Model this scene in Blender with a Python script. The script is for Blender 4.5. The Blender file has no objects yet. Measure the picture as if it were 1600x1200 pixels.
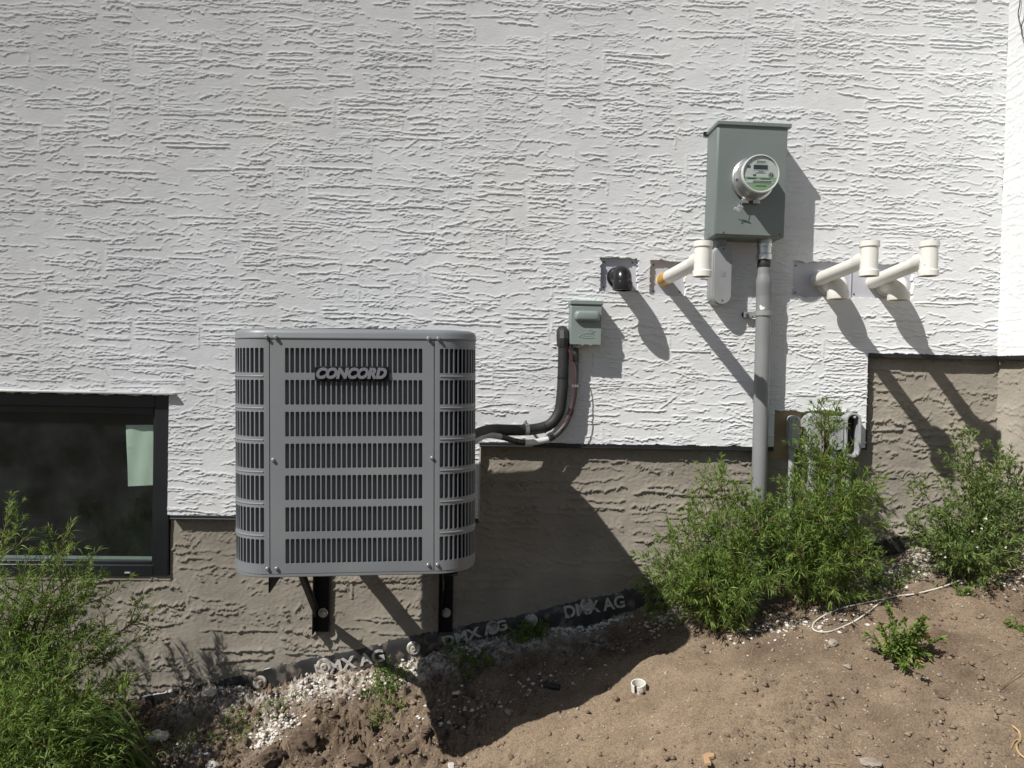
import bpy, math, random
import numpy as np
from mathutils import Vector, Matrix

S = bpy.context.scene
COL = S.collection
rng = np.random.default_rng(7)
random.seed(7)
PI = math.pi
rad = math.radians

# ------------------------------------------------------------------ camera, sky, sun, exposure
F = 1120.0                                            # focal length in pixels of a 1600 px wide frame
CAMP = Vector((0.0, -3.1, 1.5))
CAMR = (Matrix.Rotation(rad(-2.5), 3, 'Z') @ Matrix.Rotation(rad(90 - 1.0), 3, 'X') @ Matrix.Rotation(rad(1.2), 3, 'Z'))
cd = bpy.data.cameras.new('camera')
cd.sensor_fit = 'HORIZONTAL'; cd.sensor_width = 36.0; cd.lens = 36.0 * F / 1600.0
cd.clip_start = 0.05; cd.clip_end = 2000.0
cam = bpy.data.objects.new('camera', cd); COL.objects.link(cam)
cam.matrix_world = Matrix.Translation(CAMP) @ CAMR.to_4x4()
S.camera = cam

SUN = Vector((1.37, 1.0, -1.77)).normalized()         # direction the light travels
world = bpy.data.worlds.new('World'); S.world = world; world.use_nodes = True
wn = world.node_tree.nodes; wl = world.node_tree.links; wn.clear()
sky = wn.new('ShaderNodeTexSky'); sky.sky_type = 'NISHITA'; sky.sun_disc = False
sky.sun_elevation = math.asin(-SUN.z); sky.sun_rotation = math.atan2(-SUN.x, -SUN.y)
bg = wn.new('ShaderNodeBackground'); bg.inputs['Strength'].default_value = 0.05
wo = wn.new('ShaderNodeOutputWorld')
wl.new(sky.outputs[0], bg.inputs[0]); wl.new(bg.outputs[0], wo.inputs[0])
sd = bpy.data.lights.new('sun', 'SUN'); sd.energy = 4.6; sd.angle = rad(0.5); sd.color = (1.0, 0.972, 0.93)
sun = bpy.data.objects.new('sun', sd); COL.objects.link(sun)
sun.rotation_euler = SUN.to_track_quat('-Z', 'Y').to_euler(); sun.location = (-4, -4, 6)
S.view_settings.view_transform = 'Standard'; S.view_settings.look = 'None'
S.view_settings.gamma = 1.0; S.view_settings.use_curve_mapping = False
S.view_settings.exposure = 0.20


def W(px, py, Y):                                     # where a sight line of the photograph meets the plane y = Y
    d = CAMR @ Vector(((px - 800) / F, -(py - 600) / F, -1.0))
    return CAMP + d * ((Y - CAMP.y) / d.y)


# ------------------------------------------------------------------ materials
def mat(name, c1, c2=None, scale=8.0, rough=0.6, metal=0.0, bump=0.0, bscale=60.0, bdist=0.002, spec=0.5,
        lo=0.35, hi=0.65, detail=5.0, coat=0.0, drough=0.0):
    m = bpy.data.materials.new(name); m.use_nodes = True
    nt = m.node_tree; N = nt.nodes; L = nt.links
    p = N['Principled BSDF']
    p.inputs['Roughness'].default_value = rough; p.inputs['Metallic'].default_value = metal
    p.inputs['Specular IOR Level'].default_value = spec
    if 'Diffuse Roughness' in p.inputs: p.inputs['Diffuse Roughness'].default_value = drough
    if coat: p.inputs['Coat Weight'].default_value = coat
    tc = N.new('ShaderNodeTexCoord')
    if c2 is None: c2 = tuple(v * 0.86 for v in c1)
    n = N.new('ShaderNodeTexNoise'); n.inputs['Scale'].default_value = scale; n.inputs['Detail'].default_value = detail
    L.new(tc.outputs['Object'], n.inputs['Vector'])
    r = N.new('ShaderNodeValToRGB')
    r.color_ramp.elements[0].position = lo; r.color_ramp.elements[0].color = (*c2, 1)
    r.color_ramp.elements[1].position = hi; r.color_ramp.elements[1].color = (*c1, 1)
    L.new(n.outputs['Fac'], r.inputs['Fac']); L.new(r.outputs['Color'], p.inputs['Base Color'])
    if bump:
        n2 = N.new('ShaderNodeTexNoise'); n2.inputs['Scale'].default_value = bscale; n2.inputs['Detail'].default_value = 4
        L.new(tc.outputs['Object'], n2.inputs['Vector'])
        b = N.new('ShaderNodeBump'); b.inputs['Strength'].default_value = bump; b.inputs['Distance'].default_value = bdist
        L.new(n2.outputs['Fac'], b.inputs['Height']); L.new(b.outputs['Normal'], p.inputs['Normal'])
    m['ramp'] = r.name
    return m


def add_spots(m, color, scale, lo, hi, dist=0.0):     # paint splashes, dust, stains: a second colour over the first
    nt = m.node_tree; N = nt.nodes; L = nt.links; p = N['Principled BSDF']
    old = p.inputs['Base Color'].links[0].from_socket
    tc = N.new('ShaderNodeTexCoord'); n = N.new('ShaderNodeTexNoise')
    n.inputs['Scale'].default_value = scale; n.inputs['Detail'].default_value = 3; n.inputs['Distortion'].default_value = dist
    L.new(tc.outputs['Object'], n.inputs['Vector'])
    r = N.new('ShaderNodeValToRGB'); r.color_ramp.elements[0].position = lo; r.color_ramp.elements[1].position = hi
    L.new(n.outputs['Fac'], r.inputs['Fac'])
    x = N.new('ShaderNodeMix'); x.data_type = 'RGBA'
    L.new(r.outputs['Color'], x.inputs[0]); L.new(old, x.inputs[6]); x.inputs[7].default_value = (*color, 1)
    L.new(x.outputs[2], p.inputs['Base Color'])
    return m


M = {}
M['white'] = mat('white_stucco', (0.80, 0.807, 0.807), (0.735, 0.742, 0.742), 3.0, 0.9, bump=0.6, bscale=420, bdist=0.0012, spec=0.2, drough=1.0)
add_spots(M['white'], (0.765, 0.76, 0.74), 1.7, 0.50, 0.80, 0.8)
M['brown'] = mat('brown_stucco', (0.385, 0.346, 0.286), (0.295, 0.263, 0.216), 4.0, 0.9, bump=0.45, bscale=330, bdist=0.0012, spec=0.2, drough=1.0)
add_spots(M['brown'], (0.29, 0.263, 0.222), 2.3, 0.50, 0.74, 0.6)
M['black_trim'] = mat('black_trim', (0.012, 0.013, 0.015), (0.02, 0.02, 0.022), 12, 0.45)
M['win_frame'] = mat('window_frame', (0.014, 0.015, 0.018), (0.010, 0.011, 0.013), 6, 0.38)
M['flash'] = mat('flashing', (0.55, 0.55, 0.55), (0.46, 0.46, 0.47), 20, 0.45, metal=0.2)
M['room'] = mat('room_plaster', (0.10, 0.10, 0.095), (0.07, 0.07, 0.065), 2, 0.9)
M['paper'] = mat('paper', (0.82, 0.83, 0.80), (0.76, 0.77, 0.74), 9, 0.8, bump=0.3, bscale=14, bdist=0.004)
M['ac'] = mat('condenser_paint', (0.205, 0.215, 0.225), (0.185, 0.195, 0.205), 5, 0.42, bump=0.06, bscale=500, bdist=0.0004)
add_spots(M['ac'], (0.255, 0.255, 0.25), 3.0, 0.52, 0.95, 0.4)
M['coil'] = mat('coil', (0.02, 0.022, 0.024), (0.012, 0.013, 0.014), 90, 0.6)
M['badge'] = mat('badge_black', (0.007, 0.007, 0.009), (0.010, 0.010, 0.012), 20, 0.5, spec=0.2)
M['badge_letter'] = mat('badge_letter', (0.185, 0.185, 0.20), (0.165, 0.165, 0.18), 60, 0.4)
M['steel'] = mat('bright_steel', (0.62, 0.62, 0.60), (0.45, 0.45, 0.44), 40, 0.32, metal=0.9)
M['dull_steel'] = mat('dull_steel', (0.42, 0.42, 0.41), (0.30, 0.30, 0.30), 50, 0.45, metal=0.7)
M['washer'] = mat('washer', (0.48, 0.47, 0.40), (0.38, 0.37, 0.31), 40, 0.5)
M['bracket'] = mat('bracket_black', (0.006, 0.006, 0.0065), (0.009, 0.009, 0.0095), 18, 0.55, spec=0.2)
M['plate'] = mat('vent_plate', (0.52, 0.525, 0.56), (0.46, 0.465, 0.50), 7, 0.5)
M['pvc'] = add_spots(mat('cream_pvc', (0.80, 0.785, 0.725), (0.75, 0.735, 0.67), 14, 0.38), (0.35, 0.31, 0.25), 60, 0.72, 0.80, 1.5)
M['pvc_mark'] = add_spots(mat('cream_pvc_scuffed', (0.80, 0.785, 0.725), (0.75, 0.735, 0.67), 14, 0.38), (0.16, 0.12, 0.08), 60, 0.655, 0.69, 1.8)
M['primer'] = add_spots(mat('orange_primer', (0.62, 0.36, 0.07), (0.50, 0.27, 0.05), 30, 0.5), (0.16, 0.08, 0.03), 70, 0.62, 0.70, 1.0)
M['abs'] = mat('black_abs', (0.012, 0.012, 0.012), (0.02, 0.02, 0.02), 20, 0.22)
M['hollow_shade'] = mat('painted_hollow_shade', (0.02, 0.02, 0.02), (0.015, 0.015, 0.015), 20, 0.8)  # near-black colour painted in for the shade inside open pipes and boxes
M['mbox'] = mat('meter_box_paint', (0.178, 0.205, 0.192), (0.160, 0.185, 0.174), 4, 0.45, bump=0.05, bscale=300, bdist=0.0005)
M['dbox'] = mat('disconnect_paint', (0.235, 0.275, 0.255), (0.215, 0.252, 0.235), 6, 0.42)
M['gpvc'] = mat('grey_pvc', (0.29, 0.30, 0.30), (0.255, 0.265, 0.265), 10, 0.42)
M['riser'] = add_spots(mat('grey_pvc_riser', (0.245, 0.25, 0.252), (0.21, 0.215, 0.217), 6, 0.4), (0.75, 0.75, 0.73), 13, 0.715, 0.73, 0.6)
M['lgpvc'] = mat('light_grey_pvc', (0.40, 0.41, 0.42), (0.35, 0.36, 0.37), 14, 0.45)
M['rubber'] = mat('black_rubber', (0.016, 0.016, 0.017), (0.028, 0.028, 0.028), 30, 0.6, bump=0.3, bscale=120, bdist=0.001)
M['whip'] = mat('dark_grey_conduit', (0.05, 0.052, 0.055), (0.035, 0.036, 0.038), 30, 0.5)
M['sleeve'] = mat('light_sleeve', (0.42, 0.42, 0.43), (0.36, 0.36, 0.37), 30, 0.45)
M['redwire'] = mat('red_wire', (0.17, 0.010, 0.018), (0.10, 0.006, 0.010), 30, 0.4)
M['ply'] = mat('plywood', (0.36, 0.27, 0.17), (0.26, 0.19, 0.12), 9, 0.75, bump=0.2, bscale=40)
M['membrane'] = add_spots(mat('membrane', (0.018, 0.018, 0.019), (0.03, 0.029, 0.028), 12, 0.42, bump=0.4, bscale=18, bdist=0.006), (0.20, 0.17, 0.14), 22, 0.52, 0.74)
M['print'] = add_spots(mat('membrane_print', (0.52, 0.50, 0.46), (0.40, 0.38, 0.34), 20, 0.7), (0.14, 0.12, 0.10), 60, 0.60, 0.68)
M['plug'] = add_spots(mat('plug_white', (0.55, 0.52, 0.47), (0.36, 0.33, 0.29), 30, 0.6), (0.16, 0.125, 0.09), 40, 0.5, 0.62)
M['foam'] = mat('white_foam', (0.72, 0.69, 0.64), (0.52, 0.47, 0.41), 40, 0.9)
M['clod'] = mat('clod', (0.17, 0.118, 0.080), (0.095, 0.064, 0.043), 30, 0.95, bump=0.8, bscale=90, bdist=0.004, drough=1.0)
M['stone'] = mat('stone', (0.40, 0.35, 0.29), (0.24, 0.20, 0.16), 25, 0.9, bump=0.6, bscale=70, bdist=0.003)
M['crumb'] = mat('crumb', (0.27, 0.20, 0.14), (0.13, 0.092, 0.062), 6, 0.95)
M['wood'] = mat('tan_wood', (0.55, 0.36, 0.21), (0.46, 0.29, 0.16), 16, 0.7)
M['cord'] = mat('white_cord', (0.70, 0.67, 0.60), (0.55, 0.51, 0.44), 20, 0.7)
M['root'] = mat('root', (0.50, 0.36, 0.18), (0.35, 0.23, 0.11), 30, 0.8)
M['flower'] = mat('red_petal', (0.55, 0.07, 0.05), (0.40, 0.05, 0.04), 30, 0.6)
M['wpetal'] = mat('white_petal', (0.75, 0.74, 0.70), (0.65, 0.64, 0.58), 30, 0.6)
M['lcd'] = mat('lcd', (0.055, 0.065, 0.06), (0.045, 0.052, 0.05), 30, 0.25)
M['face'] = mat('meter_face', (0.70, 0.715, 0.69), (0.64, 0.655, 0.63), 20, 0.5)
M['mbody'] = mat('meter_body', (0.40, 0.405, 0.40), (0.30, 0.305, 0.30), 25, 0.22, metal=0.35)
M['green'] = mat('green_label', (0.32, 0.48, 0.25), (0.28, 0.43, 0.22), 30, 0.5)
M['label'] = mat('white_label', (0.66, 0.70, 0.68), (0.60, 0.64, 0.62), 30, 0.5)
M['ink'] = mat('ink', (0.06, 0.07, 0.08), (0.10, 0.11, 0.12), 90, 0.6)
M['wire'] = mat('thin_wire', (0.05, 0.045, 0.06), (0.03, 0.028, 0.036), 30, 0.5)


def glass_mat(name, tint, gloss_rough, dust=0.0):
    m = bpy.data.materials.new(name); m.use_nodes = True
    N = m.node_tree.nodes; L = m.node_tree.links; N.clear()
    o = N.new('ShaderNodeOutputMaterial'); t = N.new('ShaderNodeBsdfTransparent'); g = N.new('ShaderNodeBsdfGlossy')
    t.inputs['Color'].default_value = (*tint, 1); g.inputs['Roughness'].default_value = gloss_rough
    ge = N.new('ShaderNodeNewGeometry'); dt = N.new('ShaderNodeVectorMath'); dt.operation = 'DOT_PRODUCT'
    L.new(ge.outputs['Incoming'], dt.inputs[0]); L.new(ge.outputs['Normal'], dt.inputs[1])

    def mth(op, a, b=None):
        q = N.new('ShaderNodeMath'); q.operation = op
        for i, v in enumerate((a, b)):
            if v is None: continue
            if isinstance(v, (int, float)): q.inputs[i].default_value = v
            else: L.new(v, q.inputs[i])
        return q.outputs[0]
    fr_ = mth('ADD', mth('MULTIPLY', mth('POWER', mth('SUBTRACT', 1.0, mth('ABSOLUTE', dt.outputs['Value'])), 5.0), 0.96), 0.04)
    x = N.new('ShaderNodeMixShader')
    L.new(fr_, x.inputs[0]); L.new(t.outputs[0], x.inputs[1]); L.new(g.outputs[0], x.inputs[2])
    out = x.outputs[0]
    if dust:                                          # a thin film of dust, thicker in blotches
        tc = N.new('ShaderNodeTexCoord'); n = N.new('ShaderNodeTexNoise'); n.inputs['Scale'].default_value = 9; n.inputs['Detail'].default_value = 8; L.new(tc.outputs['Object'], n.inputs['Vector'])
        df = N.new('ShaderNodeBsdfDiffuse'); df.inputs['Color'].default_value = (.42, .46, .46, 1); y = N.new('ShaderNodeMixShader')
        L.new(mth('MULTIPLY', mth('POWER', n.outputs['Fac'], 2.0), dust * 4), y.inputs[0]); L.new(out, y.inputs[1]); L.new(df.outputs[0], y.inputs[2]); out = y.outputs[0]
    L.new(out, o.inputs[0])
    return m


M['glass'] = glass_mat('window_glass', (0.84, 0.90, 0.86), 0.02, 0.014)
M['dome'] = glass_mat('meter_glass', (0.93, 0.94, 0.93), 0.04)


def leaf_mat(name, a, b, c, trans=0.35):
    m = bpy.data.materials.new(name); m.use_nodes = True
    N = m.node_tree.nodes; L = m.node_tree.links; p = N['Principled BSDF']; o = N['Material Output']
    g = N.new('ShaderNodeNewGeometry'); r = N.new('ShaderNodeValToRGB')
    r.color_ramp.elements[0].color = (*a, 1); r.color_ramp.elements[1].color = (*c, 1)
    e = r.color_ramp.elements.new(0.5); e.color = (*b, 1)
    L.new(g.outputs['Random Per Island'], r.inputs['Fac']); L.new(r.outputs['Color'], p.inputs['Base Color'])
    p.inputs['Roughness'].default_value = 0.55
    t = N.new('ShaderNodeBsdfTranslucent'); L.new(r.outputs['Color'], t.inputs['Color'])
    x = N.new('ShaderNodeMixShader'); x.inputs[0].default_value = trans
    L.new(p.outputs[0], x.inputs[1]); L.new(t.outputs[0], x.inputs[2]); L.new(x.outputs[0], o.inputs['Surface'])
    return m


M['leaf'] = leaf_mat('weed_leaf', (0.075, 0.135, 0.026), (0.175, 0.27, 0.05), (0.33, 0.42, 0.10), 0.45)
M['leaf2'] = leaf_mat('pale_leaf', (0.095, 0.155, 0.040), (0.19, 0.265, 0.07), (0.32, 0.40, 0.13), 0.45)
M['grass'] = leaf_mat('grass_blade', (0.07, 0.13, 0.035), (0.12, 0.20, 0.055), (0.21, 0.28, 0.11))
M['dry'] = leaf_mat('dry_leaf', (0.38, 0.25, 0.10), (0.50, 0.36, 0.17), (0.58, 0.45, 0.24), 0.2)
M['stem'] = mat('weed_stem', (0.16, 0.085, 0.045), (0.10, 0.10, 0.035), 20, 0.7)
M['gstem'] = mat('green_stem', (0.09, 0.14, 0.035), (0.14, 0.12, 0.05), 20, 0.7)


# ------------------------------------------------------------------ mesh helpers
def new_obj(name, me, material, parent=None):
    o = bpy.data.objects.new(name, me); COL.objects.link(o)
    if material is not None: me.materials.append(material)
    if parent is not None: o.parent = parent
    return o


def tag(o, label, cat, group=None, kind=None):
    if label: o['label'] = label
    if cat: o['category'] = cat
    if group: o['group'] = group
    if kind: o['kind'] = kind
    return o


def thing(name, label, cat, loc=(0, 0, 0), group=None):
    o = bpy.data.objects.new(name, None); COL.objects.link(o)
    o.location = loc; o.empty_display_size = 0.1
    return tag(o, label, cat, group)


def fast_mesh(name, co, quads=None, tris=None, smooth=True):
    me = bpy.data.meshes.new(name)
    nq = 0 if quads is None else len(quads); ntr = 0 if tris is None else len(tris)
    me.vertices.add(len(co)); me.vertices.foreach_set('co', np.asarray(co, dtype=np.float32).ravel())
    idx = []
    if nq: idx.append(np.asarray(quads, dtype=np.int32).ravel())
    if ntr: idx.append(np.asarray(tris, dtype=np.int32).ravel())
    idx = np.concatenate(idx)
    me.loops.add(len(idx)); me.loops.foreach_set('vertex_index', idx)
    tot = np.concatenate([np.full(nq, 4, np.int32), np.full(ntr, 3, np.int32)])
    st = np.concatenate([[0], np.cumsum(tot)[:-1]]).astype(np.int32)
    me.polygons.add(nq + ntr); me.polygons.foreach_set('loop_start', st); me.polygons.foreach_set('loop_total', tot)
    me.polygons.foreach_set('use_smooth', np.full(nq + ntr, smooth, dtype=bool))
    me.update(calc_edges=True); me.validate()
    return me


class MB:
    def __init__(s): s.v = []; s.f = []

    def add(s, vs, fs):
        b = len(s.v); s.v += [Vector(v) for v in vs]; s.f += [tuple(i + b for i in f) for f in fs]; return s

    def box(s, lo, hi, m=None):
        x0, y0, z0 = lo; x1, y1, z1 = hi
        vs = [Vector(v) for v in ((x0, y0, z0), (x1, y0, z0), (x1, y1, z0), (x0, y1, z0), (x0, y0, z1), (x1, y0, z1), (x1, y1, z1), (x0, y1, z1))]
        if m is not None: vs = [m @ v for v in vs]
        return s.add(vs, [(0, 3, 2, 1), (4, 5, 6, 7), (0, 1, 5, 4), (1, 2, 6, 5), (2, 3, 7, 6), (3, 0, 4, 7)])

    def prism(s, outline, y0, y1, m=None):            # outline (x, z) seen from the front, pushed from y0 (front) to y1 (back)
        n = len(outline)
        vs = [Vector((x, y0, z)) for x, z in outline] + [Vector((x, y1, z)) for x, z in outline]
        if m is not None: vs = [m @ v for v in vs]
        return s.add(vs, [tuple(range(n)), tuple(range(2 * n - 1, n - 1, -1))] + [(i, i + n, (i + 1) % n + n, (i + 1) % n) for i in range(n)])

    def ring_prism(s, outer, inner, y0, y1):          # a prism with a hole of matching point count
        n = len(outer)
        vs = [(x, y0, z) for x, z in outer] + [(x, y0, z) for x, z in inner] + [(x, y1, z) for x, z in outer] + [(x, y1, z) for x, z in inner]
        fs = []
        for i in range(n):
            j = (i + 1) % n
            fs += [(i, j, j + n, i + n), (i, i + 2 * n, j + 2 * n, j), (i + n, j + n, j + 3 * n, i + 3 * n), (i + 2 * n, i + 3 * n, j + 3 * n, j + 2 * n)]
        return s.add(vs, fs)

    def tube(s, path, r, seg=14, caps=True, flat=None):
        P = [Vector(p) for p in path]; n = len(P)
        rs = r if isinstance(r, (list, tuple)) else [r] * n
        T = []
        for i in range(n):
            t = P[min(i + 1, n - 1)] - P[max(i - 1, 0)]; T.append(t.normalized())
        up = Vector((0, 0, 1)) if abs(T[0].z) < 0.9 else Vector((1, 0, 0))
        a = T[0].cross(up).normalized(); b0 = len(s.v)
        for i in range(n):
            a = (a - T[i] * a.dot(T[i])).normalized(); b = T[i].cross(a)
            for k in range(seg):
                an = 2 * PI * k / seg
                s.v.append(P[i] + (a * math.cos(an) + b * math.sin(an)) * rs[i])
        for i in range(n - 1):
            for k in range(seg):
                k2 = (k + 1) % seg
                s.f.append((b0 + i * seg + k, b0 + i * seg + k2, b0 + (i + 1) * seg + k2, b0 + (i + 1) * seg + k))
        if caps:
            s.f.append(tuple(b0 + k for k in range(seg - 1, -1, -1))); s.f.append(tuple(b0 + (n - 1) * seg + k for k in range(seg)))
        return s

    def lathe(s, prof, org, axis, seg=28, closed=False):   # prof [(r, h)], turned round axis through org
        A = Vector(axis).normalized(); u = A.orthogonal().normalized(); w = A.cross(u); O = Vector(org); b0 = len(s.v)
        for r, h in prof:
            for k in range(seg):
                an = 2 * PI * k / seg; s.v.append(O + A * h + (u * math.cos(an) + w * math.sin(an)) * r)
        n = len(prof)
        for i in range(n if closed else n - 1):
            i2 = (i + 1) % n
            for k in range(seg):
                k2 = (k + 1) % seg
                s.f.append((b0 + i * seg + k, b0 + i * seg + k2, b0 + i2 * seg + k2, b0 + i2 * seg + k))
        if not closed:
            if prof[0][0] > 1e-6: s.f.append(tuple(b0 + k for k in range(seg - 1, -1, -1)))
            if prof[-1][0] > 1e-6: s.f.append(tuple(b0 + (n - 1) * seg + k for k in range(seg)))
        return s

    def build(s, name, material, parent=None, off=(0, 0, 0), bevel=0.0, smooth=True, angle=35, fix=True):
        me = bpy.data.meshes.new(name); o3 = Vector(off)
        me.from_pydata([tuple(v - o3) for v in s.v], [], s.f); me.validate()
        if fix:
            import bmesh
            bm = bmesh.new(); bm.from_mesh(me); bmesh.ops.recalc_face_normals(bm, faces=bm.faces); bm.to_mesh(me); bm.free()
        if smooth:
            me.polygons.foreach_set('use_smooth', [True] * len(me.polygons))
            me.set_sharp_from_angle(angle=rad(angle))
        me.update()
        o = new_obj(name, me, material, parent)
        if bevel:
            b = o.modifiers.new('bevel', 'BEVEL'); b.width = bevel; b.segments = 2; b.limit_method = 'ANGLE'; b.angle_limit = rad(40)
        return o


def spline(pts, n=10):                                # Catmull-Rom through the points
    P = [Vector(p) for p in pts]; out = []
    for i in range(len(P) - 1):
        p0 = P[max(i - 1, 0)]; p1 = P[i]; p2 = P[i + 1]; p3 = P[min(i + 2, len(P) - 1)]
        for k in range(n):
            t = k / n
            out.append(0.5 * ((2 * p1) + (p2 - p0) * t + (2 * p0 - 5 * p1 + 4 * p2 - p3) * t * t + (3 * p1 - p0 - 3 * p2 + p3) * t ** 3))
    out.append(P[-1]); return out


def stadium(cx, z0, z1, w, n=10):
    r = w / 2
    return [(cx + r * math.cos(a), z1 - r + r * math.sin(a)) for a in [PI * i / n for i in range(n + 1)]] + \
           [(cx + r * math.cos(a), z0 + r + r * math.sin(a)) for a in [PI + PI * i / n for i in range(n + 1)]]


def rrect(x0, z0, x1, z1, r, n=5):
    out = []
    for cx, cz, a0 in ((x1 - r, z1 - r, 0), (x0 + r, z1 - r, PI / 2), (x0 + r, z0 + r, PI), (x1 - r, z0 + r, 1.5 * PI)):
        out += [(cx + r * math.cos(a0 + PI / 2 * i / n), cz + r * math.sin(a0 + PI / 2 * i / n)) for i in range(n + 1)]
    return out


def text_mesh(s, size, extrude, shear=0.0, bold=0.0, width=1.0, bevel=0.0):
    cu = bpy.data.curves.new('lettering', 'FONT'); cu.body = s; cu.size = size; cu.extrude = extrude; cu.shear = shear
    cu.offset = bold; cu.align_x = 'CENTER'; cu.align_y = 'CENTER'; cu.bevel_depth = bevel; cu.resolution_u = 6
    o = bpy.data.objects.new('lettering', cu); COL.objects.link(o)
    dg = bpy.context.evaluated_depsgraph_get(); dg.update()
    me = bpy.data.meshes.new_from_object(o.evaluated_get(dg))
    bpy.data.objects.remove(o); bpy.data.curves.remove(cu)
    for v in me.vertices: v.co.x *= width
    return me


def noise2(shape, cell, lmin, lmax, beta, r, aniso=1.0):   # band-limited random field by FFT; aniso > 1 stretches along x
    nz, nx = shape
    fz = np.fft.fftfreq(nz, cell)[:, None]; fx = np.fft.rfftfreq(nx, cell)[None, :] * aniso
    k = np.sqrt(fz * fz + fx * fx); k[0, 0] = 1
    a = k ** (-beta) * ((k > 1 / lmax) & (k < 1 / lmin))
    ph = np.exp(2j * PI * r.random(a.shape))
    n = np.fft.irfft2(a * ph, s=shape)
    return n / (n.std() + 1e-12)


_bank = {}


def noise1(n, step, lmin, lmax, beta, r):             # a slice of a long band-limited random line
    key = (step, lmin, lmax, beta)
    if key not in _bank:
        N = 65536; f = np.fft.rfftfreq(N, step); f[0] = 1
        a = f ** (-beta) * ((f > 1 / lmax) & (f < 1 / lmin)); y = np.fft.irfft(a * np.exp(2j * PI * r.random(len(f))), n=N); _bank[key] = y / y.std()
    i = int(r.integers(0, 65536 - n - 1)); return _bank[key][i:i + n].copy()


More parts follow.
